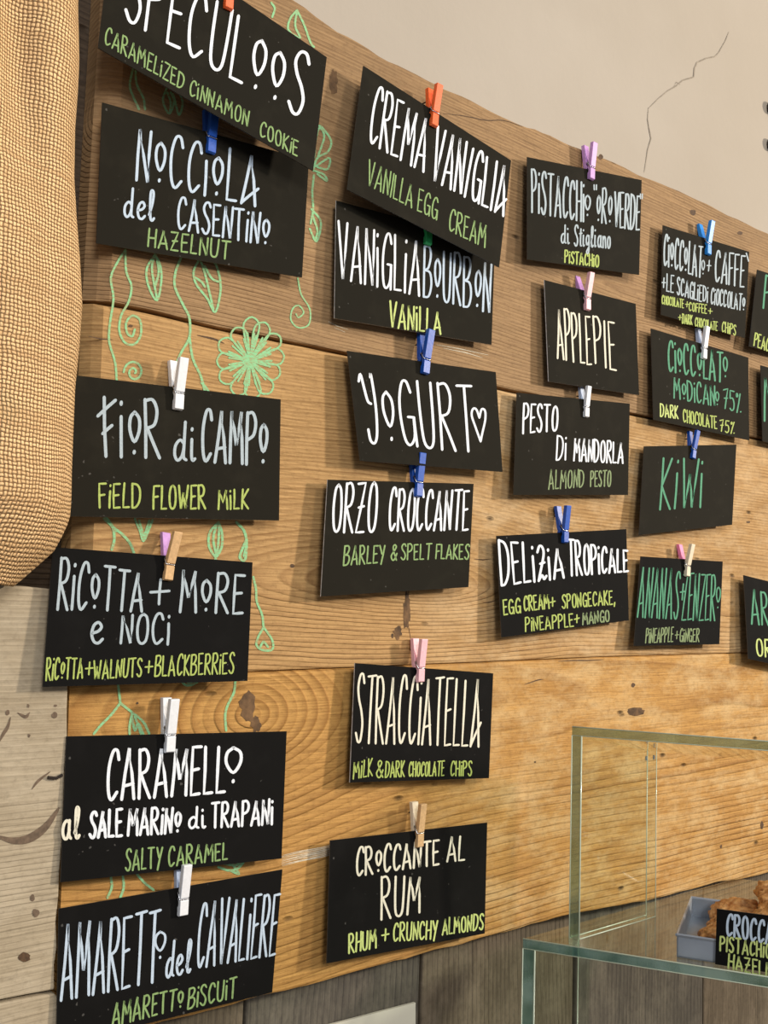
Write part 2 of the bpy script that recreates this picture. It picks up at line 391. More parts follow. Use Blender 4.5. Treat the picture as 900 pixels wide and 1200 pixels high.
def plank(upper, lower, mat, a1, a2, d1, d2, seed, cut=None):
    u = off(jag(upper, a1, 6, seed), -d1); l = off(jag(lower, a2, 6, seed+5), d2)
    # front face as a strip, with the left end chamfered towards the camera side and a real thickness
    n = 90; x0 = max(u[0].x, l[0].x); V = []; F = []
    def at(L, x):
        if x <= L[0].x: return L[0].z
        for i in range(len(L)-1):
            if L[i].x <= x <= L[i+1].x:
                t = (x-L[i].x)/max(1e-9, L[i+1].x-L[i].x); return L[i].z*(1-t)+L[i+1].z*t
        return L[-1].z
    X0u, X0l = u[0].x, l[0].x
    XL = .76
    rows = []
    ts = [i/n for i in range(n+1)]
    for i, t in enumerate(ts):
        xu = X0u+(XL-X0u)*t; xl = X0l+(XL-X0l)*t
        if t == 1: xu = xl = XL
        rows.append((xu, at(u, xu), xl, at(l, xl)))
    rows.append((XR, u[-1].z, XR, l[-1].z))
    r = .0035
    if cut:  # worn left end: extra column set back
        rows = [(rows[0][0]+cut, rows[0][1], rows[0][2]+cut, rows[0][3])]+[q for q in rows[1:] if q[0] > rows[0][0]+cut+.004]
    for (xu, zu, xl, zl) in rows:
        V += [(xu, .026, zu), (xu, r, zu), (xu, .0009, zu-r*.35), (xu, 0, zu-r), (xl, 0, zl+r*.6), (xl, .0006, zl+r*.15), (xl, r*.6, zl), (xl, .026, zl)]
    for i in range(len(rows)-1):
        for k in range(7): a = i*8+k; F.append([a, a+1, a+9, a+8])
    if cut:
        b = len(V); xu, zu, xl, zl = rows[0]
        for j, (dx, y) in enumerate(((-cut*.5, .0045), (-cut*.96, .011), (-cut, .026))):
            V += [(xu+dx, .026, zu), (xu+dx, max(r, y), zu), (xu+dx, y, zu-r*.35), (xu+dx, y, zu-r), (xl+dx, y, zl+r*.6), (xl+dx, y, zl+r*.15), (xl+dx, max(y, r*.6), zl), (xl+dx, .026, zl)]
        prev = 0
        for j in range(3):
            cur = b+8*j
            for k in range(7): F.append([cur+k, cur+k+1, prev+k+1, prev+k])
            prev = cur
        F.append([prev+k for k in range(8)])
    else: F.append([k for k in range(8)])
    e = (len(rows)-1)*8; F.append([e+7-k for k in range(8)])
    o = mesh('plank', V, F, mat, board)
    for q in o.data.polygons: q.use_smooth = False
    return o
plank(top, s1, WOOD_UP, .0022, .0005, 0, .0011, 1.5, .016)
plank(s1, s2, WOOD_MID, .0005, .0002, .0011, .0001, 7.5, .012)
plank(s2, bot, WOOD_LOW, .0002, .0016, .0002, 0, 13.5)
# battens the planks are nailed to
v, f = box((-.2, .024, -.36), (-.14, WALLY-.0005, .36)); mesh('batten', v, f, WOOD_BACK, board)
v, f = box((.62, .024, -.36), (.68, WALLY-.0005, .36)); mesh('batten', v, f, WOOD_BACK, board)
# knots, holes and splits of the planks (recessed-looking dark cups)
KNOT = plain('knot_wood', (.085, .045, .02), .8, var=.4, scale=300, bumps=.5)
def blob(cx, cy, rx, ry, seed, Y=-.0002):
    V = [on(cx, cy, Y)]; n = 14
    for k in range(n):
        a = 2*math.pi*k/n; q = 1+.35*mn.noise(Vector((math.cos(a)*1.3+seed, math.sin(a)*1.3, seed)))
        V.append(on(cx+rx*q*math.cos(a), cy+ry*q*math.sin(a), Y))
    return V, [[0, 1+(k+1) % n, 1+k] for k in range(n)]
for (x, y, a, b) in ((704, 184, 4, 4), (812, 249, 4.5, 5), (867, 273, 4, 3), (343, 663, 3.5, 3), (153, 382, 4, 2), (468, 737, 3, 5), (460, 745, 2, 4), (893, 967, 2.5, 6), (845, 992, 1.6, 3), (627, 893, 1.6, 1.4),
                  (742, 803, 3, 3.4), (161, 824, 2, 2), (290, 835, 4, 5), (297, 846, 3, 3), (476, 712, 1.5, 8), (480, 722, 1.2, 7), (700, 560, 2, 1), (877, 612, 3, 1.6)):
    V, F = blob(x, y, a*.75, b*.75, x*.1); mesh('knot', V, F, KNOT, board)
# splits
sp_paths = [catmull([(520, 133), (545, 136), (570, 141), (590, 141), (612, 148)], 3), catmull([(655, 775), (672, 774), (690, 774), (707, 773)], 3),
                  catmull([(636, 796), (630, 797), (615, 802)], 3), catmull([(480, 600), (476, 640), (479, 690), (477, 720), (482, 752)], 3),
                  catmull([(232, 393), (250, 397), (262, 402)], 3), catmull([(104, 394), (118, 397), (131, 398)], 3), catmull([(556, 655), (566, 656), (575, 655)], 2), catmull([(566, 706), (573, 706), (580, 704)], 2)]
for p_, w_ in zip(sp_paths, [1.2, 1.4, 1.4, 1.0, 2.4, 1.6, 1.3, 1.2]): ribbons('split', [p_], w_, lambda x, y: on(x, y, -.00025), KNOT, board, taper=True)
BARK = plain('torn_knot', (.13, .07, .03), .85, var=.55, scale=120, bumps=1)
def patch(x, y, a, b, seed, n=22):
    V = [on(x, y, -.0006)]
    for k in range(n):
        t = 2*math.pi*k/n; q = 1+.55*mn.noise(Vector((math.cos(t)*2+seed, math.sin(t)*2, seed)))
        V.append(on(x+a*q*math.cos(t), y+b*q*math.sin(t), -.0002))
    mesh('knot', V, [[0, 1+(k+1) % n, 1+k] for k in range(n)], BARK, board)
patch(290, 828, 9, 17, 1); patch(300, 848, 6, 9, 5); patch(477, 715, 4, 22, 9); patch(466, 742, 5, 8, 2); patch(391, 96, 5, 14, 4); patch(745, 834, 10, 5, 6)
# white chalky scrape
ribbons('chalk_scrape', [[(330+random.uniform(-3, 3), 1002+j*1.8), (352, 998+j*1.7+random.uniform(-1, 1)), (378, 993+j*1.6), (402+random.uniform(-6, 4), 988+j*1.4)] for j in range(8)] +
        [[(385, 377), (395, 382), (408, 386)], [(392, 384), (404, 389)], [(520, 408), (545, 413), (565, 419)], [(512, 404), (540, 409), (572, 416)]], 1.1, lambda x, y: on(x, y, -.00022), CHALK_W, board, taper=True)['kind'] = 'stuff'

# green chalk doodles, drawn on the planks
def D(*p, n=5): return catmull(p, n)
def spiral(cx, cy, r0, turns, start, sgn=1, sq=1.15):
    out = []
    N_ = int(18*turns)
    for i in range(N_+1):
        t = i/N_; a = start+sgn*turns*2*math.pi*t; r = r0*(1-t)+1.5*t
        out.append((cx+r*math.cos(a), cy+r*sq*math.sin(a)))
    return out
def draw(name, paths, w): return ribbons(name, paths, w*1.3, lambda x, y: on(x, y, -.0003-random.uniform(0, .0001)), CHALK, board)
draw('vine_drawing', [D((147, 293), (139, 305), (130, 325), (133, 350), (129, 378), (128, 400), (135, 425), (137, 450)),
                      D((147, 293), (148, 318), (154, 335), (151, 353), (142, 370), (140, 388), (147, 402), (158, 403), (165, 392), (164, 375), (155, 370), (148, 378), (149, 390), (155, 394), (158, 386)),
                      spiral(157, 436, 12, 1.6, math.pi)], 2.0)
draw('vine_drawing', [D((213, 300), (206, 318), (205, 336), (214, 356), (222, 373), (222, 395), (213, 412), (207, 425)), D((222, 395), (226, 420), (235, 440), (240, 458)), D((236, 448), (242, 455), (245, 460))], 2.2)
draw('leaf_drawing', [D((182, 298), (172, 315), (174, 335), (184, 352), (189, 330), (188, 312), (182, 298)), D((182, 298), (178, 315), (184, 350)), D((183, 300), (186, 318), (182, 335))], 2.0)
draw('leaf_drawing', [D((234, 303), (227, 318), (230, 333), (243, 350), (252, 366), (258, 345), (258, 328), (253, 310), (246, 304)), D((234, 303), (240, 320), (250, 362)), D((240, 312), (248, 326), (256, 330)), D((228, 325), (236, 330), (240, 336))], 2.0)
cx, cy = 293, 423
fl = []
pet = [(295, 372, 8), (311, 376, 8), (326, 388, 8), (331, 408, 9), (326, 432, 9), (319, 456, 8), (270, 388, 9), (256, 412, 9), (260, 440, 9), (275, 462, 8)]
pts_tip = [(-16, -37), (2, -49), (17, -43), (33, -28), (38, -6), (33, 16), (22, 36), (4, 42), (-16, 38), (-33, 22), (-37, 0), (-34, -22)]
for dx, dy in pts_tip:
    L = math.hypot(dx, dy); ux, uy = dx/L, dy/L; px_, py_ = -uy, ux; w = 10.5
    fl.append(D((cx+ux*8+px_*2, cy+uy*8+py_*2), (cx+ux*L*.6+px_*w*.72, cy+uy*L*.6+py_*w*.72), (cx+ux*L*.9+px_*w*.85, cy+uy*L*.9+py_*w*.85), (cx+ux*L*1.05, cy+uy*L*1.05), (cx+ux*L*.9-px_*w*.85, cy+uy*L*.9-py_*w*.85), (cx+ux*L*.6-px_*w*.72, cy+uy*L*.6-py_*w*.72), (cx+ux*8-px_*2, cy+uy*8-py_*2), n=3))
    for q_ in (-.25, .22): fl.append([(cx, cy), (cx+ux*L*.66+px_*w*q_*1.6, cy+uy*L*.66+py_*w*q_*1.6)])
fl.append(D((cx-8, cy-5), (cx+7, cy-4), (cx-7, cy), (cx+8, cy+2), (cx-6, cy+5), (cx+6, cy+6)))
draw('flower_drawing', fl, 1.7)
draw('flower_drawing', [D((367, 200), (372, 185), (384, 178), (388, 165), (378, 150), (373, 147)), D((372, 185), (380, 160), (374, 150), (370, 165), (368, 185)), D((370, 195), (386, 185), (384, 198), (372, 196)), D((369, 200), (380, 205), (383, 212), (372, 204)),
                        D((368, 205), (366, 225), (367, 245), (364, 262)), D((365, 245), (376, 260), (371, 283), (363, 268)), D((366, 252), (372, 270), (370, 280))], 1.9)
draw('vine_drawing', [D((349, 326), (353, 345), (363, 362), (362, 380), (350, 384), (341, 375), (343, 362), (350, 358), (356, 366), (350, 372), (347, 368))], 1.4)
draw('leaf_drawing', [D((348, 12), (340, 22), (338, 35), (350, 45)), D((348, 12), (356, 28), (364, 50), (368, 55)), D((348, 14), (346, 30), (352, 44)), D((318, 3), (322, 10), (319, 20))], 1.9)
draw('leaf_drawing', [D((156, 80), (152, 100), (157, 115), (163, 128)), D((159, 82), (160, 98), (168, 115), (170, 128)), D((195, 104), (191, 118), (198, 133), (204, 120), (200, 108)), D((203, 110), (206, 122), (210, 135), (214, 120), (209, 106)), D((196, 108), (200, 120), (199, 133))], 2.0)
draw('vine_drawing', [D((122, 608), (132, 618), (134, 632), (131, 644)), D((132, 618), (142, 625), (152, 636), (157, 648)), D((124, 606), (136, 622))], 2.4)
draw('leaf_drawing', [D((158, 608), (164, 622), (168, 634), (174, 622), (179, 609)), D((163, 610), (169, 630)), D((175, 610), (168, 632))], 2.0)
draw('leaf_drawing', [D((256, 612), (246, 624), (245, 640), (253, 652), (260, 640), (260, 624), (256, 612)), D((254, 614), (250, 632), (254, 652)), D((257, 614), (256, 634), (254, 652)), D((253, 652), (252, 660))], 2.2)
draw('vine_drawing', [D((277, 612), (286, 622), (289, 636), (286, 652)), D((289, 632), (281, 652), (287, 656), (289, 640))], 2.4)
draw('vine_drawing', [D((297, 676), (300, 690), (301, 705), (307, 720), (309, 735)), D((309, 735), (302, 748), (301, 757), (309, 762), (319, 761), (319, 750), (309, 735)), D((305, 758), (309, 752), (314, 758))], 2.0)
draw('vine_drawing', [D((138, 800), (140, 815), (141, 824)), D((141, 824), (130, 838), (118, 850), (110, 860)), D((141, 824), (155, 835), (168, 846), (175, 860)), D((155, 836), (152, 850), (152, 860)), D((158, 840), (162, 850), (165, 860)), D((155, 842), (158, 856), (162, 848), (168, 860))], 2.2)
draw('vine_drawing', [D((276, 797), (274, 812), (267, 826), (264, 838), (265, 856))], 2.2)
draw('vine_drawing', [D((212, 798), (218, 803), (226, 802), (233, 798)), D((217, 797), (222, 800), (228, 797))], 2.2)
draw('vine_drawing', [D((130, 1028), (131, 1040), (126, 1052)), D((144, 1026), (145, 1040), (141, 1052)), D((160, 1024), (170, 1035), (180, 1043)), D((256, 1016), (268, 1020), (278, 1018), (285, 1011)), D((262, 1012), (275, 1014), (286, 1010)), D((270, 1020), (280, 1024), (272, 1012))], 2.2)

# ------------------------------------------------------------------ grey planks lower left
GY = -.009
gb = tag(empty('grey_plank_panel', on(30, 1200, GY)), 'weathered grey plank panel at lower left, under the burlap sack', 'wood panel')
def gplank(pp, seed):
    V = []; pts = [on(x, y, GY) for x, y in pp]
    v, f = extrude_poly(pts[::-1], .0085); o = mesh('plank', v, f, WOOD_GREY, gb); bevel(o, .0012); return o
gplank([(-260, 622), (-100, 655), (0, 685), (30, 687), (58, 690), (82, 692), (84, 740), (80, 800), (79, 830), (79, 862), (76, 900), (75, 930), (73, 985), (70, 1020), (69, 1050), (66, 1080), (67, 1110), (64, 1130), (64, 1160), (30, 1166), (0, 1172), (-260, 1226)], 1)
gplank([(-260, 1230), (0, 1176), (30, 1170), (64, 1164), (69, 1170), (70, 1200), (70, 1290), (-260, 1400)], 2)
STAIN = plain('old_stain', (.135, .092, .06), .85, var=.35, scale=260)
def stain(paths, w): ribbons('stain', paths, w, lambda x, y: on(x, y, GY-.0003), STAIN, gb, taper=True)
stain([D((0, 981), (14, 985), (30, 984), (44, 977), (56, 966), (67, 950))], 10)
stain([D((0, 868), (4, 860), (9, 852), (12, 842))], 4)
stain([D((38, 924), (45, 915), (58, 905))], 3)
stain([D((22, 836), (30, 840), (34, 836))], 4)
for (x, y, a, b) in ((29, 1122, 7, 5.5), (9, 835, 2.5, 3), (64, 838, 3.5, 4), (38, 1052, 3, 4), (42, 1070, 4, 5), (34, 862, 1.5, 2), (65, 827, 2, 1.5), (33, 827, 1.5, 2)):
    V, F = blob(x, y, a, b, x*.3, GY-.0003); mesh('knot' if a > 6 else 'stain', V, F, KNOT if a > 6 else STAIN, gb)
v, f = tube([on(56, 911, GY-.0012), on(66, 912, GY-.0014), on(73, 908, GY-.0012)], .0011, 6)
tag(mesh('nail', v, f, IRON, gb), 'bent iron nail')

# ------------------------------------------------------------------ glyphs of the hand lettering
GL = {
'A': '3.2|0,0 1.6,10 3.1,0|.5,2.6 2.8,3', '^': '3.4|0,0 1.7,10 3.0,0|0,.1 3.5,3.6',
'B': '2.8|0,0 0,10|~0,9.9 1.8,10 2.4,8.4 1.6,6 .2,5.3|~.2,5.3 2.2,5 2.8,2.8 1.9,.4 0,0',
'C': '2.6|~2.6,8 2.1,9.8 1.1,9.7 .3,7.2 .1,4.4 .4,1.4 1.2,.1 2.5,1.6', 'D': '2.8|0,0 0,10|~0,10 1.8,9.4 2.7,6.8 2.4,2.6 1.2,.3 0,0',
'E': '2.2|2.1,10 0,9.9 .1,0 2.2,.2|.1,5.1 1.7,5.4', 'F': '2.2|2.3,10 0,9.9 .1,0|.1,5.1 1.8,5.4',
'f': '3.4|1.2,10.2 1.7,0|0,6.9 3.4,9.8|1,3.9 2.8,5.4', 'G': '2.8|~2.6,8.2 2,9.8 1.1,9.6 .3,7.2 .1,4.2 .5,1 1.4,.1 2.5,1.4 2.7,4.2|1.6,4.4 2.8,4.4|2.75,4.4 2.8,0',
'H': '2.5|0,0 0,10|2.5,0 2.5,10|0,4.8 2.5,5.1', 'I': '.3|0,0 .1,10', '/': '1|0,0 1,10', 'i': '.3|.1,0 .1,7|.1,9.1 .14,9.5',
'K': '2.4|0,0 .1,10|2.3,10 .1,4.6 2.5,0', 'L': '2|.1,10 0,.1 2,.2', 'M': '3.6|0,0 .4,10 1.8,3.4 3.2,10 3.6,0', 'N': '2.6|0,0 .2,10 2.4,0 2.6,10',
'O': '2.8|~1.4,10 .5,8.8 .1,5 .5,1.2 1.4,0 2.4,1.2 2.7,5 2.3,8.8 1.4,10', 'o': '2.2|~1.1,8 .3,7 .2,4.8 1.1,2.7 2,4.6 2,6.8 1.1,8|1.1,.7 1.14,1.0',
'P': '2.5|0,0 0,10|~0,9.8 1.5,10 2.4,8.2 1.9,5.8 .1,4.7', 'R': '2.7|0,0 0,10|~0,9.8 1.5,10 2.3,8.2 1.8,5.8 .2,5|.3,5.2 2.7,0',
'S': '2.4|~2.4,8.6 1.8,9.9 .8,9.7 .2,8 .7,6.2 1.7,4.6 2.3,2.6 1.8,.4 .9,.1 0,1.4', 'T': '2.8|0,9.9 2.9,10.1|1.45,10 1.4,0',
'U': '2.6|~0,10 0,5 .3,1 1.3,0 2.2,1.1 2.5,5 2.6,10', 'V': '2.8|0,10 1.4,0 2.8,10', 'W': '3.8|0,10 1,0 1.9,7 2.9,0 3.8,10', 'Y': '2.6|0,10 1.2,5|2.6,10 .8,-1',
'y': '2.9|~0,8.8 .5,9.9 .9,8 1.3,6.1 1.9,5.7|~2.4,9.6 2.6,10 2.8,5.5 2.4,1.5 1.7,0 .9,.3 .7,1.9', 'Z': '2.5|0,10 2.5,10 0,0 2.5,.1', 'z': '2.5|0,9.8 2.4,10 0,0 2.5,.1|.5,5 2.2,5.3',
'2': '2.4|~.1,8 .9,9.9 1.9,9.4 2,7 .3,1 0,0|~0,0 1.2,1.5 1.8,.3 2.6,1.2|.8,4.8 2.2,5.2',
'a': '2.6|~2.2,5 1.3,5.8 .4,4.6 .1,2.4 .7,.4 1.6,.6 2.2,3|~2.2,5.8 2.1,1.6 2.7,.2', 'd': '2.7|~2.2,4.4 1.3,5.3 .3,3.8 .2,1.4 .9,.1 1.8,1.2 2.2,3.4|~2.3,10 2.2,4 2.2,1 2.8,.3',
'e': '2.3|~.2,2.8 1.4,3.4 2,4.6 1.4,5.8 .5,5 .1,2.6 .6,.5 1.5,.1 2.3,1.2', 'g': '2.3|~2,5 1.2,5.8 .3,4.4 .2,2 .9,.9 1.9,2.6|~2.1,5.6 2.1,0 1.8,-2.8 1,-3.4 .5,-2.4 2.4,.4',
'l': '1.5|~.1,1.8 1,5.6 1.3,9 .8,10 .4,8.4 .4,3 .6,.5 1.1,.1 1.6,.9', 'j': '.9|~.1,5.6 .1,1.4 .4,.2 .9,.7|.1,7.9 .14,8.3', 'n': '2|0,5.6 .1,0|~.1,3.8 .9,5.6 1.6,5 1.8,2.6 2,0',
'q': '2|~1,5.6 .3,4.8 .1,2.8 .4,.8 1,0 1.7,.9 1.9,2.8 1.6,4.9 1,5.6', 't': '1.5|~.8,8.6 .7,3 .9,.5 1.5,.3|0,6.2 1.6,6.5',
'7': '2.3|0,8.6 2.3,10 .8,0|.4,4.8 2.1,5.4', '5': '2.3|2.4,10 .3,9.7 .2,5.8|~.2,5.8 1.6,6.2 2.3,4 2,1.2 1,0 0,.8', '%': '2.6|2.4,10 .3,0|~.2,8.6 .7,9.6 1.1,8.6 .6,7.8 .2,8.6|2.3,.9 2.5,1.1',
'+': '2.6|1.4,7.4 1.2,1.8|0,4.5 2.6,4.8', '&': '2.4|~2.4,.1 1,6 .7,8.8 1.3,10 1.9,8.6 1.2,6 .2,2.8 .8,.2 1.6,.6 2.4,4.4', '"': '1|0,10 .1,8.4|.9,10 .9,8.4',
'`': '.9|0,11 .9,8.6', ',': '.5|.5,1.2 .1,-1.6', '#': '3|~1.5,0 .6,4.4 0,7.8 .4,9.8 1.1,9.6 1.6,7.2|~1.6,7.2 2.2,9.8 2.9,9.4 2.8,6.6 2,2.6 1.5,0', ' ': '1.8'}
def glyph(ch):
    s = GL[ch].split('|'); w = float(s[0]); st = []
    for t in s[1:]:
        cv = t[0] == '~'; t = t.lstrip('~')
        pts = [tuple(float(q)for q in p.split(',')) for p in t.split()]
        st.append((cv, pts))
    return w, st
def word_paths(text, xl, yl, xr, yr, hl, hr, lean):
    gap = 1.2
    ws = [glyph(c) for c in text]
    tot = sum(w for w, _ in ws)+gap*(len(ws)-1)
    x = 0; paths = []
    for w, st in ws:
        jy = random.uniform(-.25, .25); js = random.uniform(.97, 1.03); jr = random.uniform(-.03, .03)
        for cv, pts in st:
            P = []
            src = catmull(pts, 4) if cv else [Vector(p) for p in pts]
            if not cv:   # hand wobble on straight strokes
                q = []
                for a, b in zip(src[:-1], src[1:]):
                    q.append(a); md = a.lerp(b, .5); dd = b-a
                    q.append(md+Vector((-dd.y, dd.x))*random.uniform(-.012, .012))
                q.append(src[-1]); src = q
            for p in src:
                gx = (x+p[0]+jr*p[1])/max(tot, .3); gy = p[1]/10*js+jy/10*.3
                t = gx; h = hl+(hr-hl)*t
                bx = xl+(xr-xl)*t; by = yl+(yr-yl)*t
                lx = lean[0]+(lean[1]-lean[0])*t
                P.append((bx+lx*gy*h, by-gy*h))
            paths.append(P)
        x += w+gap
    return paths

# ------------------------------------------------------------------ clothespins
def make_pin(name, L, front, back, label, splay=.02):
    """local frame: X across, Z up along the prongs, jaws close on Y=0 at Z=0"""
    s = L/.038
    root = empty(name, (0, 0, 0)); root['_o'] = (0, 0, 0)
    tag(root, label, 'clothespin', 'mini clothespins holding the cards')
    def prong(sgn, mat):
        # side profile (y outwards, z up) of one prong, closed jaw below, sprung open above
        pr = [(.0004, 0), (.0024, -.0004), (.0047, .0006), (.0049, .0112), (.0039, .0118), (.0039, .0128), (.0051, .0134),
              (.0075, .0376), (.0071, .0380), (.0033, .0380), (.0012, .0185), (.0022, .0165), (.0010, .0150), (.0004, .0125), (.0017, .0100), (.0016, .0078), (.0004, .0062)]
        w = .0036; n = len(pr)
        V = [(x*s, -sgn*(y+max(0, z-.0165)*splay*(1 if sgn < 0 else .6))*s, (z)*s) for x in (-w, w) for y, z in pr]
        bm = bmesh.new(); vs = [bm.verts.new(q) for q in V]
        # cap faces are concave: fill as quads/tris through triangle_fill
        bm.faces.new(vs[:n]); bm.faces.new(list(reversed(vs[n:])))
        for i in range(n): j = (i+1) % n; bm.faces.new([vs[i], vs[i+n], vs[j+n], vs[j]])
        bmesh.ops.recalc_face_normals(bm, faces=bm.faces)
        bmesh.ops.triangulate(bm, faces=[f for f in bm.faces if len(f.verts) > 4])
        me = bpy.data.meshes.new('prong'); bm.to_mesh(me); bm.free(); me.materials.append(mat)
        o = bpy.data.objects.new('prong', me); COL.objects.link(o); o.parent = root
        m = o.modifiers.new('bevel', 'BEVEL'); m.width = .00025*s; m.segments = 1; m.limit_method = 'ANGLE'; m.angle_limit = .7
        return o
    pf = prong(1, PIN[front]); pb = prong(-1, PIN[back])
    if front != back: pf['label'] = front+' front prong'; pb['label'] = back+' back prong'
    # wire spring: coil across the prongs, arms down to the outer grooves
    path = []
    for i in range(61):
        a = i/60*5*2*math.pi; path.append(((-.0030+.006*i/60)*s, .0013*math.cos(a)*s, (.0172+.0013*math.sin(a))*s))
    V, F = tube(path, .00042*s, 5)
    for sx, sg in ((-1, 1), (1, -1)):
        arm = [(sx*.0031*s, 0, .0183*s), (sx*.0041*s, -sg*.0012*s, .0165*s), (sx*.0041*s, -sg*.0044*s, .0124*s), (sx*.0030*s, -sg*.0047*s, .0123*s), (-sx*.0030*s, -sg*.0047*s, .0123*s), (-sx*.0041*s, -sg*.0044*s, .0124*s)]
        v2, f2 = tube(arm, .00045*s, 5); F += [[q+len(V) for q in ff] for ff in f2]; V += v2
    mesh('spring', V, F, STEEL, root, (0, 0, 0), smooth=True)
    return root

# ------------------------------------------------------------------ cards
class Plane:
    def __init__(s, tl, bl, yt, yb):
        s.p = on(*tl, -yt); z0 = on(*bl, -yb).z
        s.n = Vector((0, 1, -((-yb)-(-yt))/(z0-s.p.z))).normalized()
    def __call__(s, x, y, lift=0.0): return hit(x, y, s.p-s.n*lift, s.n)
def make_card(name, q, yt, yb, mat, edge, label, words, ep=None, cat='sign', group='black flavour cards on the wooden board', th=.0009, plane=None, bend=0):
    P = plane or Plane(q[0], q[3], yt, yb)
    c = [P(*p) for p in q]
    nn = P.n; nn = nn if nn.y > 0 else -nn
    NX, NZ = 14, 8; V = []
    for side in (0, 1):
        for j in range(NZ+1):
            for i in range(NX+1):
                u, w = i/NX, j/NZ
                p = c[0].lerp(c[1], u).lerp(c[3].lerp(c[2], u), w)
                V.append(p+nn*th*side)
    F = []; MI = []; M = (NX+1)*(NZ+1)
    for side in (0, 1):
        for j in range(NZ):
            for i in range(NX):
                a = side*M+j*(NX+1)+i; qd = [a, a+NX+1, a+NX+2, a+1]
                F.append(qd if side == 0 else qd[::-1]); MI.append(0)
    ring = [i for i in range(NX+1)]+[j*(NX+1)+NX for j in range(1, NZ+1)]+[NZ*(NX+1)+i for i in range(NX-1, -1, -1)]+[j*(NX+1) for j in range(NZ-1, 0, -1)]
    for k in range(len(ring)):
        a, b = ring[k], ring[(k+1) % len(ring)]; F.append([a, b, b+M, a+M]); MI.append(1)
    o = mesh(name, V, F, [mat, edge], origin=(c[0]+c[1])/2, mi=MI)
    tag(o, label, cat, group)
    lean = ((q[0][0]-q[3][0])/(q[3][1]-q[0][1]), (q[1][0]-q[2][0])/(q[2][1]-q[1][1]))
    for k, wd in enumerate(words):
        text, xl, yl, xr, yr, hl, hr, ink, wpx = wd
        x_a, x_b = q[3][0], q[2][0]; L0 = lean[0]+(lean[1]-lean[0])*(xl-x_a)/(x_b-x_a); L1 = lean[0]+(lean[1]-lean[0])*(xr-x_a)/(x_b-x_a)
        paths = word_paths(text, xl, yl, xr, yr, hl, hr, (L0, L1))
        V = []; F = []
        for i, pp in enumerate(paths):
            a, b = ribbon(pp, wpx*(.78 if max(hl, hr) < 30 else .86), lambda x, y: P(x, y, .00015+.00004*(i % 7)))
            F += [[t+len(V) for t in g_] for g_ in b]; V += a
        tag(mesh('lettering', V, F, INK[ink], o), INKNAME[ink]+' hand lettering')
    return o, P

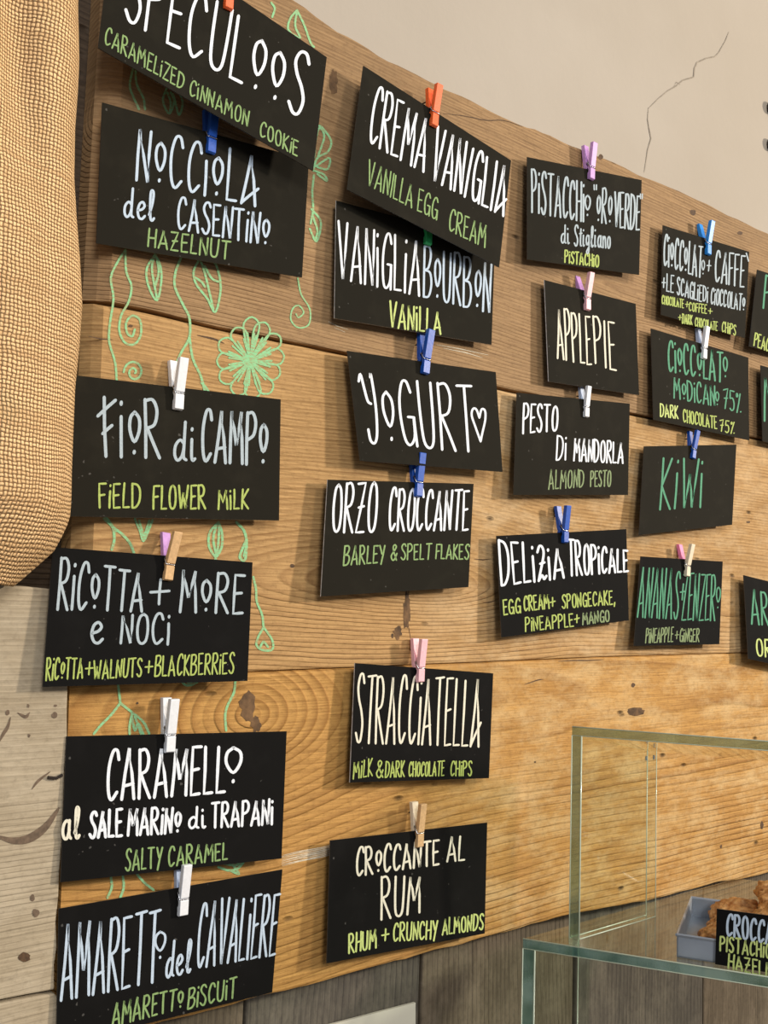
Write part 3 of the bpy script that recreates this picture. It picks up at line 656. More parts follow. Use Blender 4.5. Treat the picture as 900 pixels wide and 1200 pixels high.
G1 = 'w'
CARDS = [
 ('SPEC', [(134, -102), (383, 67), (367, 200), (115, 56)], .022, .030, CARD, EDGE_D, 'tilted black card with speculoos written on it, cut by the top of the picture',
  [('SPECULooS', 146, 22, 353, 138, 76, 74, 'w', 4.2), ('CARAMELizED'.replace('z','Z'), 122.5, 51, 214, 105, 21, 18, 'm', 2.5), ('CiNNAMON', 222, 111, 290, 148.5, 18, 18, 'm', 2.4), ('COOKiE', 304.5, 159, 348, 183, 17, 17, 'm', 2.4)],
  (268, 12, -44, 'orange', 'orange', 0)),
 ('NOCC', [(120, 120), (362, 188), (354, 325), (113, 285)], .010, .012, CARD, EDGE_D, 'black card with nocciola lettering, hazelnut in green below, half tucked under a tilted card',
  [('NoCCioL^', 160, 211, 301, 242, 61, 58, 'b', 3.8), ('del', 145, 254, 180, 259, 35, 35, 'b', 3.4), ('CASENTiNo', 208, 268, 314.5, 288, 37, 37, 'b', 3.2), ('HAzELNUT', 173.5, 288.5, 268, 304, 21, 21, 'm', 2.8)],
  (247.5, 180.5, 124, 'blue', 'blue', 0)),
 ('FIOR', [(82, 439), (329, 468), (327, 610), (80, 605)], .010, .013, CARD, EDGE_W, 'black card reading fior di campo in grey white with field flower milk in green',
  [('fioR', 114, 534, 187, 537, 67, 66, 'g', 4.4), ('dj', 203.5, 540, 228.5, 541, 48, 46, 'g', 4), ('CAMPo', 236.5, 541, 312.5, 545.5, 60, 60, 'g', 4.2),
   ('FiELD', 116.5, 595, 164.5, 595, 28, 28, 'y', 3.2), ('FLOWER', 179.5, 596.5, 240.5, 596, 27, 27, 'y', 3.2), ('MiLK', 256, 597, 290.5, 596, 23, 23, 'y', 3)],
  (209, 480.5, 419, 'white', 'white', 0)),
 ('RICO', [(62, 641), (296, 659), (290, 798), (50, 805)], .014, .019, CARD2, EDGE_D, 'black card reading ricotta, more e noci in white over a green line about walnuts',
  [('RiCoTTA', 67.5, 714, 166.5, 716.5, 60, 44, 'g', 3.8), ('+', 176, 717, 198, 717, 52, 52, 'g', 3.6), ('MoRE', 211, 717.5, 284, 719, 50, 44, 'g', 3.8),
   ('e', 106.5, 754, 120, 754, 42, 42, 'g', 4), ('NOCi', 141.5, 754, 197.5, 755, 33, 36, 'g', 3.6), ('RiCoTTA', 54, 797.5, 96.5, 794.5, 27, 23, 'y', 2.6), ('+', 100, 795, 108.5, 795, 26, 26, 'y', 2.4),
   ('WALNUTS', 109.5, 796, 165.5, 792.5, 22, 21, 'y', 2.6), ('+', 170, 792.5, 178.5, 792.5, 24, 24, 'y', 2.4), ('BLACKBERRiES', 181.5, 792.5, 273.5, 789, 24, 24, 'y', 2.5)],
  (197, 680, 622, 'wood', 'lilac', 5)),
 ('CARA', [(78, 863), (336, 857), (330, 1006), (71, 1034)], .010, .013, CARD2, EDGE_D, 'black card reading caramello al sale marino, above the amaretto card',
  [('CARAMELL', 125, 938, 263, 929, 60, 53, 'w', 4.2), ('o', 263, 921, 283, 919, 55, 55, 'w', 4.2), ('al', 73, 985, 92.5, 982, 38, 36, 'c', 4), ('SALE', 105, 982, 142.5, 980, 31, 31, 'w', 4.2), ('MARiNo', 150, 979, 211, 976, 32, 30, 'w', 3.8),
   ('dj', 221, 971, 240.5, 970.5, 25, 25, 'w', 3.6), ('TRAPANi', 248, 970, 319, 966, 29, 29, 'w', 3.8), ('SALTY', 147, 1020.5, 189, 1016.5, 25, 23, 'm', 2.8), ('CARAMEL', 197.5, 1015.5, 266, 1007, 24, 19, 'm', 2.8)],
  (199, 881, 818, 'white', 'white', 0)),
 ('AMAR', [(69, 1065), (331, 1019), (319, 1163), (66, 1226)], .010, .013, CARD2, EDGE_D, 'black card reading amaretto del cavaliere, lowest in the left column',
  [('AMARETT', 71.5, 1173, 184, 1150, 89, 84, 'b', 3.8), ('o', 181, 1127, 194, 1124, 43, 43, 'b', 3.2), ('del', 194, 1147, 222.5, 1139, 43, 38, 'b', 3.4), ('CAVALiERE', 230.5, 1135, 322, 1119, 78, 72, 'b', 3.2),
   ('AMARETTo', 131.5, 1203, 214, 1181, 28, 24, 'm', 3), ('BiSCUiT', 220, 1182.5, 276, 1168.5, 24, 23, 'm', 2.8)],
  (214.5, 1072, 1012, 'white', 'ice', 0)),
 ('CREM', [(426, 77), (599, 188), (585, 313), (407, 222)], .017, .026, CARD, EDGE_D, 'tilted black card reading crema vaniglia in white with vanilla egg cream below',
  [('CREMA', 432, 167, 496.5, 201.5, 66, 62, 'w', 3.2), ('VAN/GLI^', 505, 210, 591, 254, 62, 56, 'w', 3.2), ('VANILLA', 430, 216.5, 482.5, 243.5, 29, 26, 'm', 2.2), ('EGG', 489, 246.5, 511.5, 257.5, 25, 24, 'm', 2.2), ('CREAM', 526, 270, 568, 290, 25, 25, 'm', 2.3)],
  (508.5, 149, 98, 'orange', 'orange', 3)),
 ('VANI', [(394, 235), (580, 285), (576, 404), (392, 373)], .009, .012, CARD, EDGE_W, 'black card reading vaniglia bourbon, tucked under the tilted crema card',
  [('VANiGLiA', 396.5, 326, 491.5, 346.5, 67, 63, 'w', 3), ('BoURBoN', 496.5, 348, 574, 366.5, 60, 57, 'b', 2.8), ('VANiLLA', 456.5, 383, 516.5, 391.5, 30, 26, 'l', 2.6)],
  (501.5, 287.5, 238, 'green', 'green', 0)),
 ('YOGU', [(407, 411), (581, 436), (589, 553), (422, 540)], .012, .018, CARD, EDGE_D, 'black card reading yogurt with a small white heart',
  [('yoGURT', 429.5, 518, 557, 530, 80, 76, 'w', 3.4), ('#', 555, 517, 571.5, 518, 38, 38, 'w', 2.8)],
  (498, 438.5, 385, 'blue', 'blue', 4)),
 ('ORZO', [(384, 562), (555, 567), (549, 688), (376, 699)], .011, .016, CARD, EDGE_W, 'black card reading orzo croccante with barley and spelt flakes in green',
  [('ORZO'.replace('Z','z'), 389, 623.5, 440, 623.5, 57, 57, 'w', 3.2), ('CROCCANTE', 455.5, 622.5, 548, 621, 50, 46, 'w', 3), ('BARLEY', 402.5, 662.5, 450.5, 659, 23, 19, 'm', 2.4), ('&', 457.5, 656.5, 464.5, 656.5, 18, 18, 'm', 2.2), ('SPELT', 470, 656, 504.5, 655.5, 18, 18, 'm', 2.2), ('FLAKES', 510.5, 654.5, 549, 655.5, 17, 17, 'm', 2.2)],
  (490.5, 582, 530, 'blue', 'blue', 0)),
 ('STRA', [(416, 777), (578, 789), (573, 912), (410, 917)], .010, .014, CARD2, EDGE_W, 'black card reading stracciatella with milk and dark chocolate chips',
  [('STRACCiATELL^', 416.5, 870, 562, 875, 79, 78, 'c', 2.8), ('MiLK', 414, 913, 436, 909, 20, 20, 'y', 2.1), ('&', 440.5, 911.5, 448.5, 911, 20, 20, 'y', 2.1), ('DARK', 451.5, 911, 473.5, 910, 19, 18, 'y', 2.1), ('CHOCOLATE', 479, 910, 520, 909, 17, 17, 'y', 2), ('CHiPS', 528, 909, 552.5, 909, 17, 17, 'y', 2.1)],
  (492.5, 799, 748, 'pink', 'pink', 0)),
 ('RUM', [(387, 985), (571, 964), (568, 1094), (383, 1129)], .011, .015, CARD2, EDGE_D, 'black card reading croccante al rum, lowest in the second column',
  [('CRoCCANTE', 417.5, 1026.5, 514, 1013, 34, 28, 'c', 3), ('AL', 524, 1009.5, 544, 1008, 29, 29, 'c', 3), ('RUM', 447, 1077.5, 491.5, 1069.5, 49, 42, 'c', 3), ('RHUM', 409, 1117, 440.5, 1110.5, 22, 22, 'l', 2.8), ('+', 447.5, 1107, 455.5, 1106, 24, 24, 'l', 2.4), ('CRUNCHY', 461, 1103, 512, 1100, 21, 21, 'l', 2.5), ('ALMONDS', 518.5, 1095.5, 566, 1089, 19, 18, 'l', 2.4)],
  (491.5, 992, 941, 'wood', 'cream', 0)),
 ('PIST', [(618, 184), (752, 211), (749, 322), (618, 304)], .010, .014, CARD, EDGE_D, 'black card reading pistacchio oro verde di Stigliano, top of the third column',
  [('PiSTACCHi', 623.5, 248.5, 684, 259.7, 51, 45, 'g', 2.5), ('o', 685, 254, 691.5, 255, 33, 33, 'g', 2.2), ('"', 695.5, 252, 698.5, 252, 36, 36, 'g', 1.8), ('oRo', 699, 260.5, 716.5, 263, 38, 42, 'g', 2.2), ('VERDE', 720, 265.5, 749, 270, 41, 40, 'g', 2.4), ('"', 749, 262, 751.5, 262, 36, 36, 'g', 1.6),
   ('dj', 657.5, 285, 667, 286, 22, 22, 'g', 2.2), ('Stjgljanq', 673, 288, 715, 291, 24, 24, 'g', 2.2), ('PiSTACHiO', 662, 307.5, 701.5, 313, 14, 14, 'y', 2.2)],
  (693, 211, 167, 'lilac', 'lilac', 0)),
 ('APPL', [(638, 328), (745, 356), (749, 463), (643, 447)], .009, .012, CARD, EDGE_W, 'black card reading apple pie in cream letters',
  [('APPLE', 653.5, 420, 693, 428, 59, 57, 'c', 2.4), ('PIE', 698, 426, 722, 435, 55, 57, 'c', 2.4)],
  (688.5, 364, 320, 'pink', 'lilac', -3)),
 ('PEST', [(606, 460), (738, 473), (736, 580), (602, 580)], .010, .014, CARD, EDGE_D, 'black card reading pesto di mandorla with almond pesto below',
  [('PESTO', 613, 508, 653, 504.5, 36, 28, 'w', 2.6), ('Di', 652, 539, 663, 539, 28, 28, 'w', 2.4), ('MANDORLA', 672.5, 540, 730, 543, 27, 24, 'w', 2.5), ('ALMOND', 643, 573.5, 684, 570.5, 23, 20, 'd', 2), ('PESTO', 692, 570, 715.5, 570, 18, 18, 'd', 2)],
  (687.5, 489, 452, 'white', 'ice', 0)),
 ('DELI', [(582, 628), (734, 620), (737, 727), (588, 747)], .011, .015, CARD2, EDGE_D, 'black card reading delizia tropicale with pineapple and mango in green',
  [('DELi2iA', 588, 686.5, 661, 677, 53, 34, 'w', 3.2), ('TROPiCALE', 667, 675, 736, 669.5, 42, 24, 'w', 2.9), ('EGG', 590.5, 720.5, 610, 718, 17, 17, 'y', 2.4), ('CREAM', 614.5, 716, 643.5, 713, 17, 17, 'y', 2.3), ('+', 645, 714, 651, 713, 18, 18, 'y', 2), ('SPONGECAKE,', 659, 713, 720.5, 708, 16, 16, 'y', 2.1),
   ('PiNEAPPLE', 616, 740, 672, 734, 16, 15, 'y', 2.1), ('+', 673.5, 733, 679, 732, 16, 16, 'y', 2), ('MANGO', 683, 732, 714, 728, 14, 13, 'd', 2.1)],
  (662.5, 636, 592, 'blue', 'blue', -2)),
 ('CAFF', [(777, 264), (878, 295), (873, 396), (775, 369)], .010, .013, CARD, EDGE_D, 'black card reading cioccolato e caffe with chocolate scales, crowded with small text',
  [('CioCCoLAT', 777.8, 311, 822, 325.5, 37, 37, 'g', 2.1), ('o', 822, 322, 825.5, 323, 22, 22, 'g', 1.6), ('+', 828, 321, 832.5, 322, 22, 22, 'g', 1.7), ('CAFFE', 838, 330, 871.5, 337, 37, 37, 'g', 2.2), ('`', 873, 335, 876, 336, 34, 34, 'g', 1.7),
   ('+LE', 775.8, 340, 789, 343, 20, 20, 'g', 1.9), ('SCAGLiE', 793.5, 345, 822, 353.5, 20, 19, 'g', 1.9), ('Di', 824, 352.5, 829, 354.5, 18, 18, 'g', 1.8), ('CiOCCOLATo', 833, 356, 872.5, 364.5, 19, 19, 'g', 1.8),
   ('CHOCOLATE', 775.8, 356, 801, 361, 10, 10, 'y', 1.5), ('+', 803, 361.5, 806.8, 362, 11, 11, 'y', 1.3), ('COFFEE', 807.5, 364, 828, 367.5, 10, 10, 'y', 1.5), ('+', 830, 369, 834.5, 370, 11, 11, 'y', 1.3), ('+', 795, 376.5, 798.5, 377, 10, 10, 'y', 1.3), ('DARK', 799.5, 379, 811, 380.5, 11, 11, 'y', 1.5), ('CHOCOLATE', 814.5, 382, 840.5, 387.5, 10, 10, 'y', 1.4), ('CHiPS', 846, 388.5, 862, 393, 12, 12, 'y', 1.5)],
  (830, 299, 259, 'sky', 'sky', 0)),
 ('MODI', [(763, 385), (877, 419), (878, 516), (766, 492)], .009, .013, CARD, EDGE_D, 'black card reading cioccolato modicano with 75 percent in teal',
  [('CioCCoLAT', 783.5, 435, 846.5, 448, 37, 35, 't', 2.4), ('o', 847.5, 443, 852.5, 444, 31, 31, 't', 2), ('MoDiCAN', 790, 466.5, 838, 476, 25, 23, 't', 2.2), ('o', 838.5, 475, 842.5, 476, 21, 21, 't', 1.8), ('75%', 848, 478, 868.5, 485, 25, 23, 't', 2), ('DARK', 774, 488, 794.5, 490.5, 15, 15, 'l', 1.9), ('CHOCOLATE', 801, 494.5, 840, 502.5, 15, 14, 'y', 1.8), ('75%', 844, 505, 860.5, 509, 14, 14, 'y', 1.7)],
  (825, 421, 382, 'white', 'ice', 2)),
 ('KIWI', [(755, 523), (863, 521), (858, 615), (749, 627)], .010, .015, CARD, EDGE_D, 'black card reading kiwi in tall teal letters',
  [('KiWi', 773.5, 597, 821.5, 594.5, 61, 56, 't', 2.6)], (812.5, 537.5, 503, 'blue', 'blue', 9)),
 ('ANAN', [(751, 652), (847, 658), (843, 755), (743, 757)], .010, .014, CARD2, EDGE_D, 'black card reading ananas and zenzero in crowded teal letters',
  [('ANANAS', 747, 723.5, 794, 725.5, 60, 57, 't', 2), ('+', 796.5, 709, 802, 709, 34, 34, 't', 1.9), ('ZENZER', 799, 726.5, 837.5, 727, 54, 54, 't', 2), ('o', 838.5, 714, 843.5, 715, 34, 34, 't', 1.7), ('PiNEAPPLE', 756.5, 753.5, 788.5, 752, 17, 17, 'd', 1.6), ('+', 791, 751.5, 795, 751.5, 16, 16, 'd', 1.4), ('GiNGER', 796.5, 752, 819, 752, 15, 15, 'd', 1.6)],
  (805.5, 675.5, 637, 'cream', 'rose', 3)),
 ('PEAC', [(887.5, 316), (985, 347), (978, 430), (878, 406)], .010, .014, CARD, EDGE_D, 'black card cut by the right edge, green peach line at its lower left',
  [('P', 894.5, 361, 903, 364, 38, 38, 't', 2.4), ('PEAC', 883.5, 405, 900.5, 412, 15, 15, 'y', 1.9)], None),
 ('NN', [(891.5, 428), (985, 455), (988, 540), (894, 517)], .010, .013, CARD, EDGE_D, 'narrow slice of a black card at the right edge below the peach card',
  [('N', 896, 493, 908, 497, 50, 50, 't', 2.6)], None),
 ('AR', [(871.5, 674), (975, 700), (980, 795), (877, 772)], .011, .016, CARD2, EDGE_D, 'black card cut by the right edge, beside the ananas card, teal letters over yellow ones',
  [('AR', 881, 731, 900.5, 733, 42, 38, 't', 2.4), ('OR', 887, 768, 904, 771, 20, 20, 'l', 2.4)], None),
]
PINLAB = {'SPEC': 'orange clothespin cut by the top edge of the picture', 'NOCC': 'blue clothespin on the hazelnut card under the tilted top card', 'FIOR': 'white clothespin on the fior di campo card, back prong spread',
 'RICO': 'clothespin with wooden front and lilac back on the ricotta card', 'CARA': 'white clothespin on the caramello card', 'AMAR': 'white clothespin with icy blue back on the amaretto card', 'CREM': 'orange clothespin on the tilted crema vaniglia card',
 'VANI': 'green clothespin mostly hidden under the crema card', 'YOGU': 'blue clothespin on the yogurt card', 'ORZO': 'blue clothespin on the orzo croccante card', 'STRA': 'pink clothespin on the stracciatella card',
 'RUM': 'wooden clothespin with pale back on the croccante al rum card', 'PIST': 'lilac clothespin on the pistacchio card, overlapping the board top', 'APPL': 'pink and lilac clothespin on the apple pie card', 'PEST': 'white clothespin on the pesto di mandorla card',
 'DELI': 'blue clothespin on the delizia tropicale card', 'CAFF': 'bright sky blue clothespin on the caffe card', 'MODI': 'white clothespin on the cioccolato modicano card', 'KIWI': 'leaning blue clothespin on the kiwi card', 'ANAN': 'cream and pink clothespin on the ananas card'}
for (cid, q, yt, yb, mt, ed, lab, words, pin) in CARDS:
    o, P = make_card('flavour_card', q, yt, yb, mt, ed, lab, words)
    if pin:
        xb, y0, y1, fc, bc, tilt = pin
        nn = P.n if P.n.y > 0 else -P.n
        base = P(xb-2.2, y0, 0)
        depth = (base-CAM).dot(-(R @ Vector((0, 0, 1)))); Lr = (y0-y1)/1200*depth
        p = make_pin('clothespin', Lr*.985, fc, bc, PINLAB[cid], dict(FIOR=.14, RICO=.26, APPL=.24, CAFF=.16, ANAN=.2, CREM=.04, DELI=.08).get(cid, .03))
        p.location = base+nn*.00045
        ax = 0.0
        p.rotation_euler = (0, math.radians(tilt), 0)
        # a small nail between pin and board carries the pin
        s = Lr*.985/.038
        tp = base.copy(); 
        ny0 = base.y+.0040*s; zc = base.z+.0275*s; xx = base.x+math.tan(math.radians(tilt))*.0275*s
        if ny0 < 0:
            path = [(xx-base.x, .0058*s, .0275*s), (xx-base.x, -base.y+.0015, .0275*s)]
            v, f = tube(path, .0007, 6)
            nl = mesh('nail', v, f, IRON, p, (0, 0, 0)); nl.rotation_euler = (0, -math.radians(tilt), 0)
            nl.location = (0, 0, 0)

# ------------------------------------------------------------------ burlap sack
SIL = [(-60, 89), (0, 87.5), (60, 89), (100, 87), (140, 84), (200, 83), (250, 86), (300, 90), (350, 92.5), (400, 89), (450, 84), (500, 82), (550, 80), (585, 79.5), (603, 78), (612, 75), (625, 69), (642, 60), (655, 46), (664, 36), (675, 24), (684, 13)]
def silx(y):
    for (a, xa), (b, xb) in zip(SIL[:-1], SIL[1:]):
        if a <= y <= b: return xa+(xb-xa)*(y-a)/(b-a)
    return SIL[-1][1]
ys = [-60+i*9 for i in range(72)]+[590, 596, 602, 607, 612, 618, 625, 633, 642, 649, 655, 660, 664, 669, 675, 680, 684]
ys = sorted(set(y for y in ys if y <= 684))
NU = 84; V = []; UV = []
TH = 1/.0026
for y in ys:
    tgt = silx(y); zref = on(tgt, y, -.045).z
    dep = min(1.0, max(.25, (700-y)/110))          # bag thins towards the hem
    prof = []
    for i in range(NU+1):
        t = i/NU
        ang = min(t/.30, 1)*math.pi/2
        x = -.040*(1-math.sin(ang))*0 + (-(.042*(1-math.cos(ang))) if t < .30 else -(.042+(t-.30)*.34))
        yy = -.012-.050*math.sin(ang)*(.55+.45*dep)
        wr = .0075*math.sin(x*52+zref*9+1.0+2.2*mn.noise(Vector((x*5, zref*4, 1))))+.006*mn.noise(Vector((x*26, zref*8, 4)))
        # a soft dent running down from the upper right
        wr += .007*math.exp(-((x+.052+.22*(zref-.26))/.016)**2)*math.exp(-((zref-.25)/.10)**2)
        yy += wr*min(1, max(0, (t-.06)*4))
        prof.append((x, min(yy, -.008)))
    def maxpx(sh):
        return max((lambda c: 450+1200*c.x/-c.z)(R.transposed() @ (Vector((x+sh, yy, zref))-CAM)) for x, yy in prof)
    a, b = -.6, .1
    for _ in range(26):
        m_ = (a+b)/2
        if maxpx(m_) < tgt: a = m_
        else: b = m_
    arc = 0
    for i, (x, yy) in enumerate(prof):
        if i: arc += math.hypot(x-prof[i-1][0], yy-prof[i-1][1])
        V.append(Vector((x+a, yy, zref))); UV.append(((-(arc)+a*.9)*TH, zref*TH))
F = []
for j in range(len(ys)-1):
    for i in range(NU):
        q = j*(NU+1)+i; F.append([q, q+1, q+NU+2, q+NU+1])
sack_o = on(-20, 690, -.03)
sack = mesh('burlap_sack', V, F, BURLAP, origin=sack_o, smooth=True, uv=UV)
sm = sack.modifiers.new('thick', 'SOLIDIFY'); sm.thickness = .0022; sm.offset = 1
tag(sack, 'tan burlap sack hanging down the left edge of the picture', 'sack')
# rolled hem following the diagonal lower edge
hem = []
for j in range(len(ys)-16, len(ys)):
    best = max(range(NU+1), key=lambda i: (lambda c: c.x/-c.z)(R.transposed() @ (V[j*(NU+1)+i]-CAM)))
    hem.append(V[j*(NU+1)+best])
last = [V[(len(ys)-1)*(NU+1)+i] for i in range(0, NU+1, 4)]
k0 = min(range(len(last)), key=lambda i: (last[i]-hem[-1]).length)
hem += last[k0+1:]
hv, hf = tube([p+Vector((-.001, -.001, .0012)) for p in hem[3:]], .0021, 8)
hu = []
for i in range(len(hem)-3):
    for k in range(8): hu.append((i*2.5, k*.9))
mesh('hem', hv, hf, BURLAP, sack, smooth=True, uv=hu)

# ------------------------------------------------------------------ glass case
S0 = on(613, 1100, -.06); ZS = S0.z
e1c = Vector((-2480-450, -(545-600), -1200)); e1 = R @ e1c; e1 = -Vector((e1.x, e1.y, 0)).normalized()   # along the front, towards the customer
ex = Vector((1, 0, 0)); up = Vector((0, 0, 1))
case = tag(empty('glass_case', S0), 'clear glass pastry case with green edges at the lower right', 'glass case')
def gpane(name, v, f, rim, em, lab=None):
    mi = [1 if i in rim else 0 for i in range(len(f))]
    o = mesh(name, v, f, [GLASS, em], case, mi=mi)
    if lab: o['label'] = lab
    return o
TG = .008
fn = Vector((-e1.y, e1.x, 0)); fn = fn if fn.y > 0 else -fn      # away from the customer, into the case
LEN = .42; DEP = .13
# shelf: thick slab
v, f = slab(S0-up*TG, e1*LEN, ex*.34, up*TG)
gpane('shelf', v, f, {2}, GEDGE2)
shelf_v = v
# side pane of upper box
P0 = onz(667, 1099, ZS)
Yb = P0.y; Prear = on(757, 1087, Yb)
zt0 = on(667, 862, Yb).z; zt1 = on(757, 880, Yb).z
xr_ = Prear.x; th = e1*.0
# thickness of the pane, seen as the strip at its front edge
tk = e1*.0085
P0b = P0
vv = [P0, Vector((xr_, Yb, ZS)), Vector((xr_, Yb, zt1)), Vector((P0.x, Yb, zt0))]
v = [p+Vector((0, 0, 0)) for p in vv]+[p+tk for p in vv]
f = [[0, 1, 2, 3], [7, 6, 5, 4], [0, 3, 7, 4], [1, 5, 6, 2], [3, 2, 6, 7], [0, 4, 5, 1]]
gpane('side_pane', v, f, {2}, GEDGE)
side_v = v
# sloping top pane
T0 = Vector((P0.x, Yb, zt0)); T1 = Vector((xr_, Yb, zt1)); sl = T1-T0
v, f = slab(T0, e1*LEN, sl, up*TG*.95)
gpane('top_pane', v, f, {2}, GEDGE)
top_v = v
# two small steel tubes standing in for glints at the rear top corner
for dx in (-.012, 0):
    c = T1+e1*.006+Vector((dx, 0, -.0035)); v, f = tube([c, c-up*.004], .0012, 6); mesh('corner_glint', v, f, STEEL, case)
# lower box side pane
zb = -.95; xr2 = onz(705, 1088, ZS).x
v = [S0-up*TG, Vector((S0.x+.075, S0.y, ZS-TG)), Vector((S0.x+.075, S0.y, zb)), Vector((S0.x, S0.y, zb))]
v = v+[p+e1*.0105 for p in v]
f = [[0, 3, 2, 1], [4, 5, 6, 7], [0, 4, 7, 3], [1, 2, 6, 5], [0, 1, 5, 4], [3, 7, 6, 2]]
gpane('lower_side_pane', v, f, {2}, GEDGE2)
low_v = v
for nm, a_, b_, rr in (('arris_highlight', side_v[0], side_v[3], .0005), ('arris_highlight', side_v[4], side_v[7], .0007), ('arris_highlight', side_v[1], side_v[2], .0005), ('arris_highlight', side_v[5], side_v[6], .0004), ('arris_highlight', top_v[0], top_v[1], .0004), ('arris_highlight', top_v[4], top_v[5], .0005), ('arris_highlight', shelf_v[0], shelf_v[1], .0004), ('arris_highlight', shelf_v[4], shelf_v[5], .0006), ('arris_highlight', low_v[0], low_v[3], .0005), ('arris_highlight', low_v[4], low_v[7], .0007), ('arris_highlight', low_v[1], low_v[2], .0004), ('arris_highlight', side_v[0], side_v[1], .0005), ('arris_highlight', side_v[4], side_v[5], .0005)):
    tv, tf = tube([a_, a_.lerp(b_, .5), b_], rr, 6); mesh(nm, tv, tf, GHILITE, case, smooth=True)  # thin pale tubes paint the bright highlight lines along the pane edges
v, f = slab(Vector((S0.x+.002, S0.y, ZS-TG))+e1*.0105+Vector((.0, 0, -.8)), e1*LEN*.98, Vector((.003, 0, 0)), up*.8)
# base cabinet far below that carries the glass
v, f = slab(Vector((S0.x-.01, S0.y+.005, -1.5)), e1*(LEN+.05), ex*.36, up*(1.5+zb))
mesh('base', v, f, WOOD_CLAD2, case)

# tray, pastries, sign
Tm = hit(838, 1136, S0, Vector((0, 0, 1)))
T0_ = onz(793, 1122, ZS); td = e1
Tm = T0_+td*((onz(838, 1136, ZS)-T0_).length)
tb = Vector((-td.y, td.x, 0)); tb = tb if tb.x > 0 else -tb
th_ = on(790, 1097, T0_.y).z-ZS
TO = T0_+up*.0004
tray = tag(empty('tray', TO), 'blue grey metal tray of crunchy pastries inside the glass case', 'tray')
Lt, Dt = .26, .12; lip = .0012
V, F = [], []
def add(v, f):
    global V, F
    F += [[i+len(V) for i in q] for q in f]; V += v
V, F = [], []; add(*slab(TO, td*Lt, tb*Dt, up*.0012)); mesh('tray_floor', V, F, TIN, tray)
for (o_, a_, b_) in ((TO, td*Lt, tb*lip), (TO+tb*(Dt-lip), td*Lt, tb*lip), (TO, td*lip, tb*Dt), (TO+td*(Lt-lip), td*lip, tb*Dt)):
    V, F = [], []; add(*slab(o_, a_, b_, up*th_)); mesh('tray_wall', V, F, TIN, tray)
rim = [TO+up*th_, TO+td*Lt+up*th_, TO+td*Lt+tb*Dt+up*th_, TO+tb*Dt+up*th_, TO+up*th_]
rv, rf = tube(rim, .0014, 6); mesh('rolled_rim', rv, rf, TIN, tray)

def pastry_mat():
    m, nt, nd, bs = newmat('caramel_nuts'); g = G(nt); tc = g.n('ShaderNodeTexCoord')
    a = g.noise(tc.outputs['Object'], 130, 4, .6); vo = g.n('ShaderNodeTexVoronoi'); g.l(tc.outputs['Object'], vo.inputs['Vector']); vo.inputs['Scale'].default_value = 190
    col = g.mix(g.mapr(a, .35, .65), (.34, .12, .03), (.80, .42, .15))
    col = g.mix(g.mapr(vo.outputs['Distance'], .1, .5, .35, 0), col, (.90, .62, .32))
    g.l(col, bs.inputs['Base Color']); bs.inputs['Roughness'].default_value = .5
    g.l(g.bump(g.m('SUBTRACT', a, vo.outputs['Distance']), .7, .002), bs.inputs['Normal']); return m
PAST = pastry_mat()
def pastry_mesh(seed, r):
    bm = bmesh.new(); bmesh.ops.create_icosphere(bm, subdivisions=4, radius=1)
    for v in bm.verts:
        p = v.co.copy()
        q = 1+.22*mn.noise(p*1.6+Vector((seed, 0, 0)))+.16*mn.noise(p*4+Vector((0, seed, 0)))+.10*abs(mn.noise(p*9+Vector((seed, seed, 0))))+.04*mn.noise(p*19)
        v.co = Vector((p.x*1.15, p.y, p.z*.62))*q*r
    me = bpy.data.meshes.new('pastry'); bm.to_mesh(me); bm.free(); me.materials.append(PAST)
    for p in me.polygons: p.use_smooth = True
    return me
pm = [pastry_mesh(s*3.7, .019) for s in range(4)]
spots = []
rows_ = [(0, 0.034, 0), (1, .070, 0), (2, .105, 0), (3, .14, 0), (4, .175, 0)]
for lay, (n0, n1) in enumerate(((0, 5), (1, 5), (2, 5))):
    for i in range(n0, n1):
        for j in range(3 if lay < 2 else 2):
            spots.append((lay, i-n0, j, .040+i*.034+lay*.006+random.uniform(-.004, .004), .028+j*.034+lay*.006+random.uniform(-.004, .004), .0135+lay*.0195+random.uniform(0, .002)))
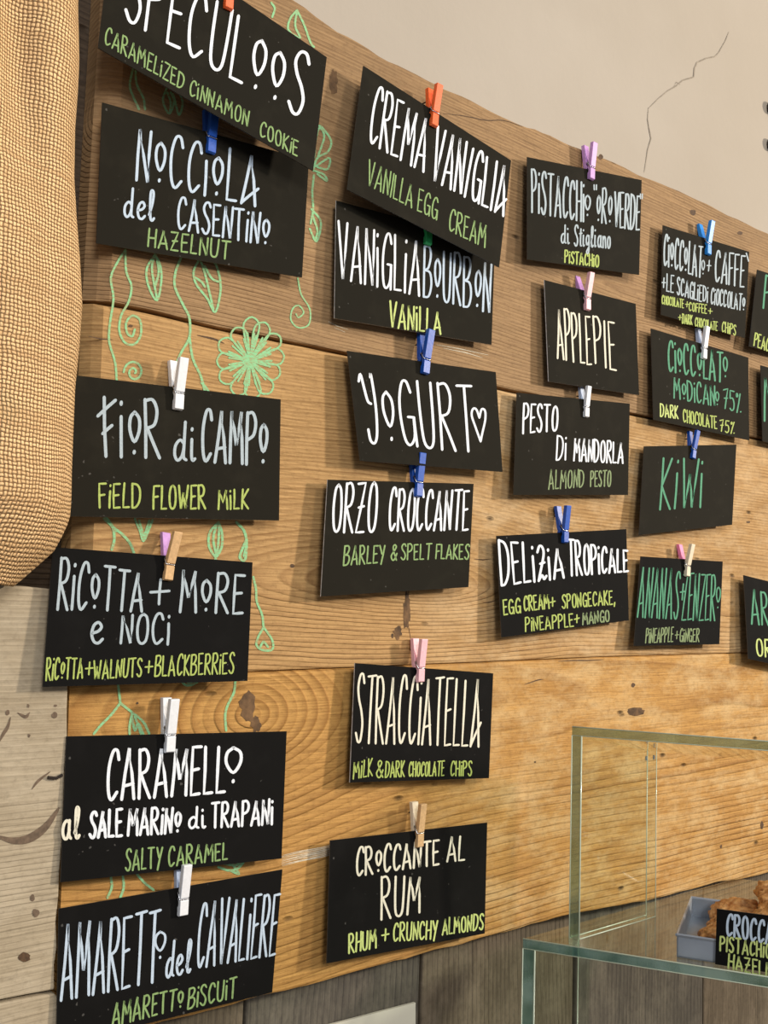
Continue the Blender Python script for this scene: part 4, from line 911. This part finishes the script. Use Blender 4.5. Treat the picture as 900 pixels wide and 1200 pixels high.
for k, (ly_, i_, j_, a_, b_, h_) in enumerate(spots):
    o = bpy.data.objects.new('nut_pastry', pm[k % 4]); COL.objects.link(o)
    o.location = TO+td*a_+tb*b_+up*h_; o.rotation_euler = (random.uniform(-.3, .3), random.uniform(-.3, .3), random.uniform(0, 6.28))
    tag(o, 'crunchy nut pastry, %s from the left, %s row of the %s layer in the tray' % (('first', 'second', 'third', 'fourth', 'fifth')[i_], ('front', 'middle', 'back')[j_], ('bottom', 'middle', 'top')[ly_]), 'pastry', 'crunchy nut pastries in the tray')
# little sign standing against the tray wall
class VP:
    def __init__(s, p, d): s.p = p; s.n = Vector((-d.y, d.x, 0)).normalized(); s.n = s.n if s.n.y > 0 else -s.n
    def __call__(s, x, y, lift=0.0): return hit(x, y, s.p-s.n*lift, s.n)
sgn_n = Vector((-td.y, td.x, 0)); sgn_n = sgn_n if sgn_n.dot(tb) > 0 else -sgn_n
sp_ = Tm-sgn_n*.0035
vp = VP(sp_, td); vp.n = sgn_n
bl = vp(838, 1137); zz = ZS+.0004
def vz(x, z):  # pixel row where the vertical plane meets height z at column x
    a, b = 900., 1300.
    for _ in range(30):
        m_ = (a+b)/2
        if vp(x, m_).z > z: a = m_
        else: b = m_
    return a
q = [(840, 1065), (962, 1081), (960, vz(960, zz)), (838, vz(838, zz))]
make_card('pastry_card', q, 0, 0, CARD2, EDGE_D, 'small black card on the tray reading croccante, pistachio and hazelnut, cut by the right edge',
  [('CROCCA', 851.5, 1096, 905, 1107, 25, 26, 'b', 3.6), ('PISTACHiO', 844, 1114, 903, 1123, 17, 17, 'l', 2.8), ('HAzELN', 853.5, 1134, 904, 1146, 16, 17, 'l', 2.8)], plane=vp, group='black flavour cards on the wooden board')
bpy.context.scene.objects['pastry_card']['group'] = 'cards in the glass case'

# two small dark fittings on the wall at the right edge
for (y, lab) in ((128, 'upper small dark metal fitting on the wall at the right edge'), (171, 'lower small dark metal fitting on the wall at the right edge')):
    c = on(902, y, WALLY); v, f = tube([c+Vector((0, 0.001, 0)), c+Vector((0, -.006, 0)), c+Vector((0, -.012, 0))], .0085, 12)
    o = mesh('wall_fitting', v, f, IRON, origin=c); tag(o, lab, 'fitting', 'dark wall fittings')

for o in bpy.data.objects:
    if '_o' in o: del o['_o']
